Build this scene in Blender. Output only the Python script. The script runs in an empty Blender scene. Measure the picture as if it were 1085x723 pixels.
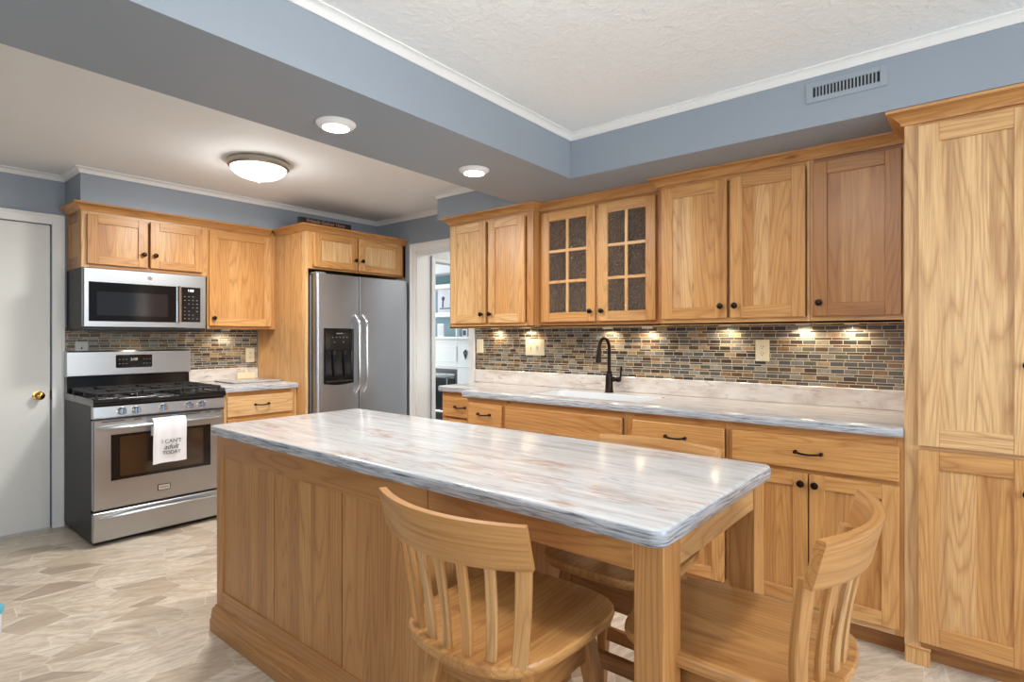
import bpy, bmesh, math, random
from mathutils import Vector, Matrix
random.seed(7)
PI = math.pi
scene = bpy.context.scene
COL = scene.collection

# ------------------------------------------------------------------ camera, world, light, exposure
YAW = math.radians(50.25)
FPX, W_PX, H_PX, HORIZON = 600.0, 1085.0, 723.0, 357.0
cam_d = bpy.data.cameras.new('camera')
cam = bpy.data.objects.new('camera', cam_d); COL.objects.link(cam)
cam.location = (0, 0, 1.27)
cam.rotation_euler = (PI/2, 0, -YAW)
cam_d.sensor_width = 36.0
cam_d.lens = 36.0*FPX/W_PX
cam_d.shift_y = -(H_PX/2-HORIZON)/W_PX
cam_d.clip_start = 0.02
scene.camera = cam

scene.view_settings.view_transform = 'Standard'
scene.view_settings.look = 'None'
scene.view_settings.gamma = 1.0
scene.view_settings.use_curve_mapping = False
scene.view_settings.exposure = 0.17

world = bpy.data.worlds.new('World'); scene.world = world
world.use_nodes = True
wn = world.node_tree
bg = wn.nodes['Background']
sky = wn.nodes.new('ShaderNodeTexSky')
sky.sky_type = 'NISHITA'; sky.sun_disc = False
sky.sun_elevation = math.radians(40); sky.sun_rotation = math.radians(200)
wn.links.new(sky.outputs[0], bg.inputs[0])
bg.inputs[1].default_value = 0.22

def area(name, loc, rot, sx, sy, power, color):
    d = bpy.data.lights.new(name, 'AREA'); d.shape = 'RECTANGLE'; d.size = sx; d.size_y = sy
    d.energy = power; d.color = color
    o = bpy.data.objects.new(name, d); COL.objects.link(o); o.location = loc; o.rotation_euler = rot
    return o
# daylight that enters through the two windows behind the camera; then added fill beyond the doorway
DAY = (0.84, 0.925, 1.0)
area('daylight_side_window', (-1.78, 0.25, 1.45), (0, -PI/2, 0), 1.25, 1.5, 18, DAY)
area('daylight_back_window', (0.9, -2.56, 1.45), (PI/2, 0, 0), 2.4, 1.3, 72, DAY)
area('living_room_fill_light', (4.3, 7.55, 1.4), (-PI/2, 0, 0), 1.6, 1.4, 70, (0.95, 0.97, 1.0))  # fill lamp added to brighten the living room, standing in for unseen daylight
area('hall_fill_light', (4.1, 3.1, 2.30), (0, 0, 0),   .4, .4, 12, (1.0, 0.97, 0.93))  # unseen lamp without a fixture, added to whiten the hall past the doorway
POW_DOME_K, POW_DOME_T, POW_DISC, POW_PUCK = 22, 3.5, 10, 3.4
WARM = (1.0, 0.80, 0.55); SOFT = (1.0, 0.97, 0.93)

# ------------------------------------------------------------------ node materials
class NM:
    def __init__(s, name):
        s.m = bpy.data.materials.new(name); s.m.use_nodes = True
        s.t = s.m.node_tree; s.b = s.t.nodes['Principled BSDF']
    def n(s, typ, ins=None, **kw):
        nd = s.t.nodes.new('ShaderNode'+typ)
        for k, v in kw.items(): setattr(nd, k, v)
        for k, v in (ins or {}).items(): s.set(nd.inputs[k], v)
        return nd
    def set(s, sock, v):
        if isinstance(v, bpy.types.NodeSocket): s.t.links.new(v, sock)
        else: sock.default_value = v
    def math(s, op, a, b=0.0, c=None):
        ins = {0: a, 1: b}
        if c is not None: ins[2] = c
        return s.n('Math', ins, operation=op).outputs[0]
    def vmath(s, op, a, b=(0, 0, 0)):
        return s.n('VectorMath', {0: a, 1: b}, operation=op).outputs[0]
    def ramp(s, f, stops, interp='LINEAR'):
        nd = s.n('ValToRGB', {0: f}); cr = nd.color_ramp; cr.interpolation = interp
        while len(cr.elements) < len(stops): cr.elements.new(0.5)
        for e, (p, c) in zip(cr.elements, stops):
            e.position = p; e.color = (c[0], c[1], c[2], 1)
        return nd.outputs[0]
    def mix(s, f, a, b, blend='MIX'):
        nd = s.n('Mix', data_type='RGBA', blend_type=blend)
        s.set(nd.inputs[0], f); s.set(nd.inputs[6], a if not isinstance(a, tuple) else (*a[:3], 1)); s.set(nd.inputs[7], b if not isinstance(b, tuple) else (*b[:3], 1))
        return nd.outputs[2]
    def noise(s, vec, scale=5, detail=2, rough=0.5, dist=0.0):
        return s.n('TexNoise', {'Vector': vec, 'Scale': scale, 'Detail': detail, 'Roughness': rough, 'Distortion': dist}).outputs[0]
    def obj(s): return s.n('TexCoord').outputs['Object']
    def geo(s): return s.n('NewGeometry').outputs['Position']
    def bump(s, h, strength=0.2, dist=0.002):
        s.set(s.b.inputs['Normal'], s.n('Bump', {'Height': h, 'Strength': strength, 'Distance': dist}).outputs[0])
    def p(s, **kw):
        for k, v in kw.items():
            k = k.replace('_', ' ')
            if k == 'Base Color' and isinstance(v, tuple): v = (*v[:3], 1)
            s.set(s.b.inputs[k], v)
        return s

def srgb(r, g, b):
    f = lambda c: c/12.92 if c <= .04045 else ((c+.055)/1.055)**2.4
    return (f(r/255), f(g/255), f(b/255))

def plain(name, col, rough=0.5, metal=0.0, **kw):
    m = NM(name); co = m.obj()
    v = m.noise(co, 14, 2)
    c = m.mix(m.math('MULTIPLY', v, 0.12), col, tuple(x*0.72 for x in col))
    m.p(Base_Color=c, Roughness=rough, Metallic=metal, **kw)
    return m.m

def wood_mat(name, planked=0.0, dark=1.0):
    m = NM(name)
    gp = m.n('Attribute', attribute_name='gp').outputs['Vector']
    tone = m.n('Attribute', attribute_name='tone').outputs['Fac']
    rnd = m.n('ObjectInfo').outputs['Random']
    off = m.n('CombineXYZ', {0: m.math('MULTIPLY', rnd, 37.0), 1: m.math('MULTIPLY', rnd, 11.0), 2: 0.0}).outputs[0]
    co = m.vmath('ADD', gp, off)
    if planked:
        sx = m.n('SeparateXYZ', {0: gp})
        idx = m.math('FLOOR', m.math('DIVIDE', sx.outputs[1], planked))
        wn_ = m.n('TexWhiteNoise', {'W': m.math('ADD', idx, m.math('MULTIPLY', rnd, 50.0))}, noise_dimensions='1D')
        tone = wn_.outputs['Value']
        tone_c = m.math('MULTIPLY_ADD', tone, 0.32, 0.34)
        co = m.vmath('ADD', co, m.n('CombineXYZ', {0: m.math('MULTIPLY', tone, 20.0), 1: 0.0, 2: m.math('MULTIPLY', tone, 9.0)}).outputs[0])
    big = m.noise(m.vmath('MULTIPLY', co, (0.6, 7.5, 7.5)), 1.0, 2, 0.35, 0.15)
    lines = m.math('MULTIPLY', m.math('PINGPONG', m.math('MULTIPLY', big, 21.0), 0.5), 2.0)
    lines = m.math('POWER', lines, 3.0)
    fine = m.noise(m.vmath('MULTIPLY', co, (7, 230, 230)), 1.0, 2, 0.6)
    streak = m.noise(m.vmath('MULTIPLY', co, (0.4, 14, 14)), 1.0, 3, 0.55, 0.3)
    base = m.ramp(tone_c if planked else tone, [(0.0, srgb(158, 105, 58)), (0.3, srgb(190, 136, 79)), (0.65, srgb(211, 159, 98)), (1.0, srgb(226, 189, 138))])
    heart = m.ramp(streak, [(0.56, (0, 0, 0)), (0.70, (1, 1, 1))])
    c = m.mix(m.math('MULTIPLY', heart, 0.40), base, srgb(140, 88, 48))
    c = m.mix(m.math('MULTIPLY', lines, 0.62), c, (0.60, 0.47, 0.36), 'MULTIPLY')
    c = m.mix(m.ramp(fine, [(0.35, (0.34, 0.34, 0.34)), (0.62, (0, 0, 0))]), c, srgb(146, 90, 46))
    knot = m.n('TexVoronoi', {'Vector': m.vmath('MULTIPLY', co, (1.6, 4.2, 4.2)), 'Scale': 1.0}).outputs['Distance']
    c = m.mix(m.ramp(knot, [(0.02, (0.75, 0.75, 0.75)), (0.065, (0, 0, 0))]), c, srgb(86, 46, 20))
    if dark != 1.0: c = m.mix(1.0, c, (dark, dark*.97, dark*.93), 'MULTIPLY')
    m.p(Base_Color=c, Roughness=m.math('MULTIPLY_ADD', fine, 0.18, 0.26), Specular_IOR_Level=0.45)
    m.bump(fine, 0.12, 0.0006)
    return m.m

def marble_mat():
    m = NM('countertop_laminate'); co = m.geo()
    c1 = m.vmath('MULTIPLY', co, (34, 3.2, 34))
    w = m.noise(c1, 1.0, 4, 0.6, 0.8)
    s1 = m.noise(m.vmath('MULTIPLY', m.vmath('ADD', co, (3, 7, 2)), (52, 9, 60)), 1.0, 5, 0.62, 0.8)
    s2 = m.noise(m.vmath('MULTIPLY', m.vmath('ADD', co, (11, 1, 5)), (70, 7, 90)), 1.0, 4, 0.6, 0.8)
    big = m.noise(m.vmath('MULTIPLY', co, (9, 2.6, 3)), 1.0, 3, 0.6, 0.6)
    c = m.ramp(w, [(0.25, srgb(172, 172, 174)), (0.48, srgb(196, 196, 197)), (0.75, srgb(214, 214, 215))])
    tan = m.math('MULTIPLY', m.ramp(s1, [(0.44, (0, 0, 0)), (0.60, (1, 1, 1))]), m.ramp(big, [(0.53, (0.0, 0.0, 0.0)), (0.66, (0.85, 0.85, 0.85))]))
    c = m.mix(tan, c, srgb(172, 142, 118))
    gr = m.ramp(s2, [(0.60, (0, 0, 0)), (0.72, (0.75, 0.75, 0.75))])
    c = m.mix(gr, c, srgb(142, 142, 150))
    dk = m.ramp(m.noise(m.vmath('MULTIPLY', m.vmath('ADD', co, (1, 3, 9)), (60, 9, 90)), 1.0, 5, 0.6, 0.6), [(0.68, (0, 0, 0)), (0.74, (0.7, 0.7, 0.7))])
    c = m.mix(dk, c, srgb(88, 74, 70))
    # the built-up front edges carry much more of the grey-blue streaking
    nz = m.math('ABSOLUTE', m.n('SeparateXYZ', {0: m.n('NewGeometry').outputs['True Normal']}).outputs[2])
    edge = m.math('LESS_THAN', nz, 0.6)
    st = m.noise(m.vmath('MULTIPLY', co, (9, 9, 190)), 1.0, 5, 0.68, 0.4)
    ec = m.ramp(st, [(0.33, srgb(58, 60, 66)), (0.42, srgb(132, 136, 144)), (0.54, srgb(176, 180, 186)), (0.75, srgb(204, 206, 208))])
    c = m.mix(m.math('MULTIPLY', edge, 0.9), c, ec)
    m.p(Base_Color=c, Roughness=0.17, Specular_IOR_Level=0.5)
    return m.m

def splash_mat():
    m = NM('laminate_splash'); co = m.geo()
    w = m.noise(m.vmath('MULTIPLY', co, (4, 4, 9)), 1.0, 4, 0.6, 0.8)
    c = m.ramp(w, [(0.3, srgb(190, 180, 172)), (0.5, srgb(214, 206, 200)), (0.7, srgb(226, 222, 218))])
    s1 = m.noise(m.vmath('MULTIPLY', co, (5, 5, 26)), 1.0, 5, 0.65, 1.6)
    c = m.mix(m.ramp(s1, [(0.55, (0, 0, 0)), (0.68, (0.7, 0.7, 0.7))]), c, srgb(160, 138, 124))
    m.p(Base_Color=c, Roughness=0.2)
    return m.m

def tile_mat():
    m = NM('mosaic_tile'); co = m.geo()
    s = m.n('SeparateXYZ', {0: co})
    u = m.math('ADD', s.outputs[0], s.outputs[1]); z = s.outputs[2]
    P, G, HT = 0.0372, 0.0030, 0.0212
    zp = m.math('DIVIDE', z, P); row = m.math('FLOOR', zp); t = m.math('MULTIPLY', m.math('FRACT', zp), P)
    thin = m.math('GREATER_THAN', t, G+HT)
    rid = m.math('ADD', m.math('MULTIPLY', row, 2.0), thin)
    tg = m.math('MAXIMUM', m.math('LESS_THAN', t, G), m.math('MULTIPLY', thin, m.math('LESS_THAN', t, G+HT+G)))
    wid = m.math('MULTIPLY_ADD', thin, 0.020, 0.062)
    wr = m.n('TexWhiteNoise', {'W': rid}, noise_dimensions='1D').outputs['Value']
    uu = m.math('ADD', m.math('DIVIDE', u, wid), m.math('MULTIPLY', wr, 5.0))
    colid = m.math('FLOOR', uu); fu = m.math('MULTIPLY', m.math('FRACT', uu), wid)
    ug = m.math('LESS_THAN', fu, 0.0028)
    grout = m.math('MAXIMUM', tg, ug)
    cid = m.n('CombineXYZ', {0: colid, 1: rid, 2: 0.0}).outputs[0]
    w2 = m.n('TexWhiteNoise', {'Vector': cid}, noise_dimensions='3D')
    c = m.ramp(w2.outputs['Value'], [(0.0, srgb(48, 48, 50)), (0.12, srgb(84, 88, 90)), (0.27, srgb(122, 124, 122)), (0.40, srgb(98, 76, 48)),
        (0.53, srgb(136, 106, 70)), (0.62, srgb(66, 48, 32)), (0.72, srgb(150, 146, 134)), (0.82, srgb(92, 92, 80)), (0.92, srgb(172, 148, 114))], 'CONSTANT')
    v = m.noise(m.vmath('ADD', co, m.vmath('MULTIPLY', w2.outputs['Color'], (9, 9, 9))), 45, 3, 0.6, 0.5)
    c = m.mix(m.ramp(v, [(0.35, (0.42, 0.42, 0.42)), (0.65, (0, 0, 0))]), c, srgb(70, 66, 62))
    c = m.mix(grout, c, srgb(206, 194, 172))
    m.p(Base_Color=c, Roughness=m.math('MULTIPLY_ADD', grout, 0.4, 0.36))
    m.bump(m.math('SUBTRACT', 1.0, grout), 0.5, 0.002)
    return m.m

def floor_mat():
    m = NM('stone_look_vinyl'); co = m.geo()
    rot = m.n('VectorRotate', {'Vector': co, 'Angle': 0.35}, rotation_type='Z_AXIS').outputs[0]
    warp = m.n('TexNoise', {'Vector': co, 'Scale': 2.2, 'Detail': 1.0}).outputs['Color']
    v = m.vmath('ADD', m.vmath('MULTIPLY', rot, (4.0, 7.4, 0.0)), m.vmath('MULTIPLY', warp, (0.5, 0.5, 0)))
    vo = m.n('TexVoronoi', {'Vector': v, 'Scale': 1.0, 'Randomness': 0.85})
    ed = m.n('TexVoronoi', {'Vector': v, 'Scale': 1.0, 'Randomness': 0.85}, feature='DISTANCE_TO_EDGE').outputs['Distance']
    cc = m.n('SeparateColor', {0: vo.outputs['Color']})
    ang = m.math('MULTIPLY', cc.outputs[0], 0.9)
    r2 = m.n('VectorRotate', {'Vector': co, 'Angle': ang}, rotation_type='Z_AXIS').outputs[0]
    st = m.noise(m.vmath('MULTIPLY', m.vmath('ADD', r2, vo.outputs['Color']), (3, 16, 1)), 1.0, 5, 0.6, 0.8)
    fi = m.noise(m.vmath('MULTIPLY', r2, (14, 60, 1)), 1.0, 4, 0.65, 0.5)
    base = m.ramp(cc.outputs[1], [(0.0, srgb(168, 152, 134)), (0.22, srgb(204, 188, 166)), (0.6, srgb(222, 208, 188)), (1.0, srgb(232, 222, 206))])
    c = m.mix(m.ramp(st, [(0.45, (0, 0, 0)), (0.66, (0.5, 0.5, 0.5))]), base, srgb(158, 140, 122))
    c = m.mix(m.ramp(st, [(0.28, (0.5, 0.5, 0.5)), (0.42, (0, 0, 0))]), c, srgb(222, 210, 194))
    c = m.mix(m.ramp(fi, [(0.38, (0.45, 0.45, 0.45)), (0.55, (0, 0, 0))]), c, srgb(164, 146, 126))
    c = m.mix(m.ramp(ed, [(0.004, (0.5, 0.5, 0.5)), (0.012, (0, 0, 0))]), c, srgb(232, 224, 213))
    m.p(Base_Color=c, Roughness=0.36)
    m.bump(fi, 0.15, 0.0008)
    return m.m

def steel_mat(name, col, rough, horiz=True):
    m = NM(name); co = m.obj()
    n = m.noise(m.vmath('MULTIPLY', co, (1.5, 1.5, 300) if horiz else (300, 300, 1.5)), 1.0, 2)
    n2 = m.noise(m.vmath('MULTIPLY', co, (2, 2, 3)), 1.0, 1)
    m.p(Base_Color=m.mix(m.math('MULTIPLY', n, 0.3), col, tuple(x*.7 for x in col)), Metallic=1.0,
        Roughness=m.math('MULTIPLY_ADD', n2, 0.12, rough))
    m.bump(n, 0.05, 0.0003)
    return m.m

def paint_mat(name, col, rough=0.55, bump=0.08, scale=260, dist=0.0006):
    m = NM(name); co = m.geo()
    n = m.noise(co, scale, 2)
    big = m.noise(co, 1.3, 1)
    m.p(Base_Color=m.mix(m.math('MULTIPLY', big, 0.08), col, tuple(x*.85 for x in col)), Roughness=rough)
    m.bump(n, bump, dist)
    return m.m

def stipple_mat():
    m = NM('stippled_ceiling_paint'); co = m.geo()
    a = m.noise(co, 42, 3, 0.55, 0.6); b = m.noise(co, 13, 3, 0.5, 0.8)
    h = m.math('ADD', m.ramp(a, [(0.45, (0, 0, 0)), (0.62, (1, 1, 1))]), m.ramp(b, [(0.5, (0, 0, 0)), (0.6, (1, 1, 1))]))
    m.p(Base_Color=srgb(244, 248, 250), Roughness=0.8)
    m.bump(h, 0.35, 0.003)
    return m.m

def glass_mat():
    m = NM('seeded_glass'); co = m.geo()
    a = m.n('TexVoronoi', {'Vector': co, 'Scale': 48.0, 'Randomness': 1.0}, feature='F1').outputs['Distance']
    b = m.noise(co, 95, 3, 0.6, 0.6)
    m.p(Base_Color=(0.80, 0.82, 0.85), Roughness=0.05, Transmission_Weight=0.94, IOR=1.58)
    m.bump(m.math('ADD', a, m.math('MULTIPLY', b, 0.8)), 1.0, 0.03)
    return m.m

def emit_mat(name, col, strength):
    m = NM(name)
    n = m.noise(m.obj(), 6, 1)
    m.p(Base_Color=(0.9, 0.9, 0.88), Roughness=0.4, Emission_Color=(*col, 1), Emission_Strength=m.math('MULTIPLY_ADD', n, strength*0.06, strength))
    return m.m

M = {}
M['wood'] = wood_mat('hickory')
M['seat'] = wood_mat('stool_glued_planks', 0.062, 0.86)
M['stool'] = wood_mat('stool_wood', 0, 0.84)
M['wood_in'] = wood_mat('hickory_inside', 0, 0.9)
M['marble'] = marble_mat(); M['splash'] = splash_mat(); M['tile'] = tile_mat(); M['floor'] = floor_mat()
M['steel'] = steel_mat('brushed_stainless', srgb(184, 188, 192), 0.26)
M['fridge_steel'] = steel_mat('brushed_stainless_door', srgb(178, 182, 188), 0.33, False)
M['chrome'] = plain('bright_steel', srgb(222, 222, 222), 0.14, 1.0)
M['fridge_side'] = plain('grey_appliance_paint', srgb(132, 134, 138), 0.4)
M['oven_side'] = plain('dark_appliance_paint', srgb(30, 28, 28), 0.4, Specular_IOR_Level=0.2)
M['black'] = plain('gloss_black', (0.006, 0.006, 0.007), 0.1)
M['black_satin'] = plain('satin_black', (0.012, 0.012, 0.013), 0.38)
M['iron'] = plain('cast_iron', (0.012, 0.012, 0.012), 0.55)
M['oven_glass'] = plain('smoked_oven_glass', srgb(58, 42, 28), 0.06, 0.0, Specular_IOR_Level=0.8)
M['mw_glass'] = plain('smoked_microwave_glass', srgb(34, 36, 40), 0.08, 0.0, Specular_IOR_Level=1.0)
M['bronze'] = plain('oil_rubbed_bronze', srgb(44, 34, 30), 0.3, 0.85)
M['brass'] = plain('polished_brass', srgb(214, 166, 84), 0.18, 1.0)
M['nickel'] = plain('brushed_nickel', srgb(176, 166, 152), 0.28, 1.0)
M['wall'] = paint_mat('blue_grey_wall_paint', srgb(147, 157, 168), 0.5)
M['ceil'] = paint_mat('white_ceiling_paint', srgb(236, 238, 240), 0.8)
M['ceil_tray'] = stipple_mat()
M['trim'] = paint_mat('white_trim_paint', srgb(232, 232, 230), 0.35, 0.03)
M['door'] = paint_mat('white_door_paint', srgb(222, 222, 218), 0.38, 0.03)
M['white'] = plain('white_porcelain', srgb(222, 226, 230), 0.12)
M['white_matte'] = plain('white_matte', srgb(236, 236, 236), 0.7)
M['almond'] = plain('almond_plastic', srgb(232, 222, 194), 0.35)
M['grey_plastic'] = plain('grey_plate', srgb(196, 196, 192), 0.35)
M['dark_slot'] = plain('dark_slot', (0.01, 0.01, 0.01), 0.6)
M['vent'] = paint_mat('blue_grey_metal_paint', srgb(151, 160, 170), 0.4, 0.02)
M['glass'] = glass_mat()
M['lamp_on'] = emit_mat('lit_frosted_glass', (1.0, 0.96, 0.9), 3.2)
M['disc_on'] = emit_mat('lit_lens', (1.0, 0.98, 0.95), 12.0)
M['puck_on'] = emit_mat('lit_warm_lens', (1.0, 0.82, 0.55), 10.0)
M['lcd'] = emit_mat('lit_display', (0.55, 0.75, 1.0), 1.6)
M['lcd_green'] = emit_mat('lit_green_display', (0.35, 0.8, 0.3), 0.22)
M['legend'] = plain('pale_printed_legend', srgb(120, 122, 126), 0.5)
M['cloth'] = plain('white_cotton', srgb(238, 238, 242), 0.9)
M['ink'] = plain('black_ink', srgb(48, 48, 52), 0.8)
M['knob_blue'] = plain('blue_tinted_chrome', srgb(120, 160, 220), 0.2, 0.6)
M['teal'] = paint_mat('teal_wall_paint', srgb(96, 134, 142), 0.55)
M['paper'] = plain('white_wallboard', srgb(226, 227, 227), 0.6)
M['sky_blue'] = plain('sky_blue_plastic', srgb(96, 186, 216), 0.35)
M['cream'] = plain('cream_paint', srgb(238, 222, 184), 0.5)
M['sign_black'] = plain('black_sign_board', srgb(30, 27, 28), 0.55)
M['sign_text'] = plain('bronze_lettering', srgb(190, 140, 110), 0.5)
M['pic'] = plain('misty_print', srgb(204, 204, 210), 0.6)
M['pic_ink'] = plain('dark_print', srgb(54, 54, 78), 0.6)
M['glow_in'] = plain('fire_box_black', (0.01, 0.012, 0.016), 0.2)

# ------------------------------------------------------------------ mesh builder
class MB:
    def __init__(s):
        s.v = []; s.gp = []; s.f = []; s.tone = []; s.mi = []; s.mats = []
    def mat(s, m):
        if m not in s.mats: s.mats.append(m)
        return s.mats.index(m)
    def add(s, verts, faces, m, grain='z', tone=None, gp=None):
        o = len(s.v); t = random.random() if tone is None else tone
        off = Vector((random.uniform(0, 40), random.uniform(0, 40), random.uniform(0, 40)))
        g = {'x': (0, 1, 2), 'y': (1, 0, 2), 'z': (2, 0, 1)}[grain]
        for i, p in enumerate(verts):
            s.v.append(tuple(p))
            q = gp[i] if gp else (p[g[0]], p[g[1]], p[g[2]])
            s.gp.append(Vector(q)+off if gp is None or tone != 'raw' else Vector(q))
        k = s.mat(m)
        for f in faces:
            s.f.append(tuple(i+o for i in f)); s.tone.append(t if t != 'raw' else 0.5); s.mi.append(k)
    def box(s, x0, x1, y0, y1, z0, z1, m, grain='z', bev=0.0015, tone=None):
        lo = [min(x0, x1), min(y0, y1), min(z0, z1)]; hi = [max(x0, x1), max(y0, y1), max(z0, z1)]
        b = min(bev, 0.45*min(hi[i]-lo[i] for i in range(3)))
        if b <= 0:
            vs = [(a, c, d) for a in (lo[0], hi[0]) for c in (lo[1], hi[1]) for d in (lo[2], hi[2])]
            fs = [(0, 1, 3, 2), (4, 6, 7, 5), (0, 4, 5, 1), (2, 3, 7, 6), (0, 2, 6, 4), (1, 5, 7, 3)]
            s.add(vs, fs, m, grain, tone); return
        vs = []; idx = {}
        for i in (0, 1):
            for j in (0, 1):
                for k in (0, 1):
                    for ax in range(3):
                        p = []
                        for a, e in enumerate((i, j, k)):
                            val = hi[a] if e else lo[a]
                            if a != ax: val += -b if e else b
                            p.append(val)
                        idx[(i, j, k, ax)] = len(vs); vs.append(p)
        fs = []
        for ax in range(3):
            o1, o2 = [a for a in range(3) if a != ax]
            for e in (0, 1):
                q = []
                for (u, w) in ((0, 0), (1, 0), (1, 1), (0, 1)):
                    c = [0, 0, 0]; c[ax] = e; c[o1] = u; c[o2] = w
                    q.append(idx[(*c, ax)])
                fs.append(q)
            for u in (0, 1):
                for w in (0, 1):
                    c0 = [0, 0, 0]; c0[o1] = u; c0[o2] = w; c1 = list(c0); c1[ax] = 1
                    fs.append([idx[(*c0, o1)], idx[(*c1, o1)], idx[(*c1, o2)], idx[(*c0, o2)]])
        for i in (0, 1):
            for j in (0, 1):
                for k in (0, 1):
                    fs.append([idx[(i, j, k, a)] for a in range(3)])
        s.add(vs, fs, m, grain, tone)
    def loft(s, rings, m, grain='z', closed=True, cap0=True, cap1=True, tone=None, gp=None):
        n = len(rings[0]); vs = [p for r in rings for p in r]; fs = []
        for i in range(len(rings)-1):
            for j in range(n if closed else n-1):
                a = i*n+j; b = i*n+(j+1) % n
                fs.append((a, b, b+n, a+n))
        if cap0 and closed: fs.append(tuple(range(n))[::-1])
        if cap1 and closed: fs.append(tuple(range((len(rings)-1)*n, len(rings)*n)))
        s.add(vs, fs, m, grain, tone, gp)
    def lathe(s, c, axis, prof, m, seg=20, grain='z'):
        ax = Vector(axis).normalized(); t = Vector((1, 0, 0)) if abs(ax.x) < .9 else Vector((0, 1, 0))
        e1 = ax.cross(t).normalized(); e2 = ax.cross(e1); c = Vector(c)
        rings = []
        for (d, r) in prof:
            r = max(r, 1e-5)
            rings.append([c+ax*d+e1*(r*math.cos(2*PI*k/seg))+e2*(r*math.sin(2*PI*k/seg)) for k in range(seg)])
        s.loft(rings, m, grain)
    def tube(s, pts, r, m, seg=10, grain='z', flat=None):
        pts = [Vector(p) for p in pts]; rings = []; prev = None
        rs = r if isinstance(r, (list, tuple)) else [r]*len(pts)
        for i, p in enumerate(pts):
            d = (pts[min(i+1, len(pts)-1)]-pts[max(i-1, 0)]).normalized()
            if prev is None:
                t = Vector((0, 0, 1)) if abs(d.z) < .9 else Vector((0, 1, 0))
                e1 = d.cross(t).normalized()
            else:
                e1 = (prev-d*prev.dot(d)).normalized()
            prev = e1; e2 = d.cross(e1)
            rings.append([p+e1*(rs[i]*math.cos(2*PI*k/seg))+e2*(rs[i]*(flat or 1)*math.sin(2*PI*k/seg)) for k in range(seg)])
        s.loft(rings, m, grain)
    def beam(s, p0, p1, w0, t0, w1, t1, m, side, tone=None, mid=None):
        """tapered square bar from p0 to p1; side = direction of its width"""
        p0, p1 = Vector(p0), Vector(p1); d = (p1-p0).normalized(); sd = Vector(side); sd = (sd-d*sd.dot(d)).normalized(); up = d.cross(sd)
        L = (p1-p0).length; rings = []; gps = []
        for (f, k) in ((0, 0), (1, 1)):
            w = (w0, w1)[k]/2; t = (t0, t1)[k]/2; c = p0+d*(L*f); ch = min(w, t)*.22
            loc = [(-w+ch, -t), (w-ch, -t), (w, -t+ch), (w, t-ch), (w-ch, t), (-w+ch, t), (-w, t-ch), (-w, -t+ch)]
            rings.append([c+sd*a+up*b for a, b in loc]); gps += [(L*f, a, b) for a, b in loc]
        s.loft(rings, m, 'z', tone=tone, gp=gps)
    def sweep(s, path, prof, m, side=1, tone=None):
        """mitred moulding: profile (out, z) carried along an XY polyline"""
        P = [Vector((p[0], p[1])) for p in path]; n = len(P); rings = []; gps = []; run = 0
        for i in range(n):
            if i: run += (P[i]-P[i-1]).length
            nr = []
            for (a, b) in ((i-1, i), (i, i+1)):
                if 0 <= a and b < n:
                    d = (P[b]-P[a]).normalized(); nr.append(Vector((d.y, -d.x))*side)
            if len(nr) == 2:
                h = (nr[0]+nr[1]).normalized(); k = 1/max(h.dot(nr[0]), .2)
            else: h, k = nr[0], 1
            rings.append([(P[i].x+h.x*k*o, P[i].y+h.y*k*o, z) for o, z in prof]); gps += [(run, o, z) for o, z in prof]
        s.loft(rings, m, tone=tone, gp=gps)
    def build(s, name, parent=None, base=None, kind=None):
        me = bpy.data.meshes.new(name)
        base = Vector(base) if base is not None else (Vector(parent.get('_base', (0, 0, 0))) if parent else Vector((0, 0, 0)))
        me.from_pydata([tuple(Vector(p)-base) for p in s.v], [], s.f)
        for m in s.mats: me.materials.append(m)
        me.polygons.foreach_set('material_index', s.mi)
        me.polygons.foreach_set('use_smooth', [True]*len(s.f))
        a = me.attributes.new('gp', 'FLOAT_VECTOR', 'POINT'); a.data.foreach_set('vector', [c for g in s.gp for c in g])
        b = me.attributes.new('tone', 'FLOAT', 'FACE'); b.data.foreach_set('value', s.tone)
        bm = bmesh.new(); bm.from_mesh(me); bmesh.ops.recalc_face_normals(bm, faces=bm.faces); bm.to_mesh(me); bm.free()
        me.set_sharp_from_angle(angle=math.radians(35)); me.update()
        o = bpy.data.objects.new(name, me); COL.objects.link(o)
        if parent:
            o.parent = parent; o['_base'] = tuple(base)
        else:
            o.location = base; o['_base'] = tuple(base)
        if kind: o['kind'] = kind
        return o

def tag(o, label=None, cat=None, group=None, kind=None):
    if label: o['label'] = label
    if cat: o['category'] = cat
    if group: o['group'] = group
    if kind: o['kind'] = kind
    return o
def thing(name, base, label, cat, group=None):
    o = bpy.data.objects.new(name, None); COL.objects.link(o); o.empty_display_size = .05
    o.location = base; o['_base'] = tuple(base)
    return tag(o, label, cat, group)
def text_mesh(name, body, size, mat, parent, origin, adir, udir, depth=0.0006, shear=0.0, align='CENTER', xs=1.0):
    c = bpy.data.curves.new(name, 'FONT'); c.body = body; c.size = size; c.extrude = depth; c.align_x = align; c.align_y = 'CENTER'; c.shear = shear
    t = bpy.data.objects.new(name+'_src', c); COL.objects.link(t)
    bpy.context.view_layer.update()
    me = bpy.data.meshes.new_from_object(t.evaluated_get(bpy.context.evaluated_depsgraph_get()))
    bpy.data.objects.remove(t); bpy.data.curves.remove(c)
    A = Vector(adir); U = Vector(udir); Nn = A.cross(U); base = Vector(parent.get('_base', (0, 0, 0)))
    for v in me.vertices:
        p = Vector(origin)+A*(v.co.x*xs)+U*v.co.y+Nn*v.co.z
        v.co = p-base
    me.materials.clear(); me.materials.append(mat); me.name = name
    o = bpy.data.objects.new(name, me); COL.objects.link(o); o.parent = parent; o['_base'] = tuple(base)
    return o

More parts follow.
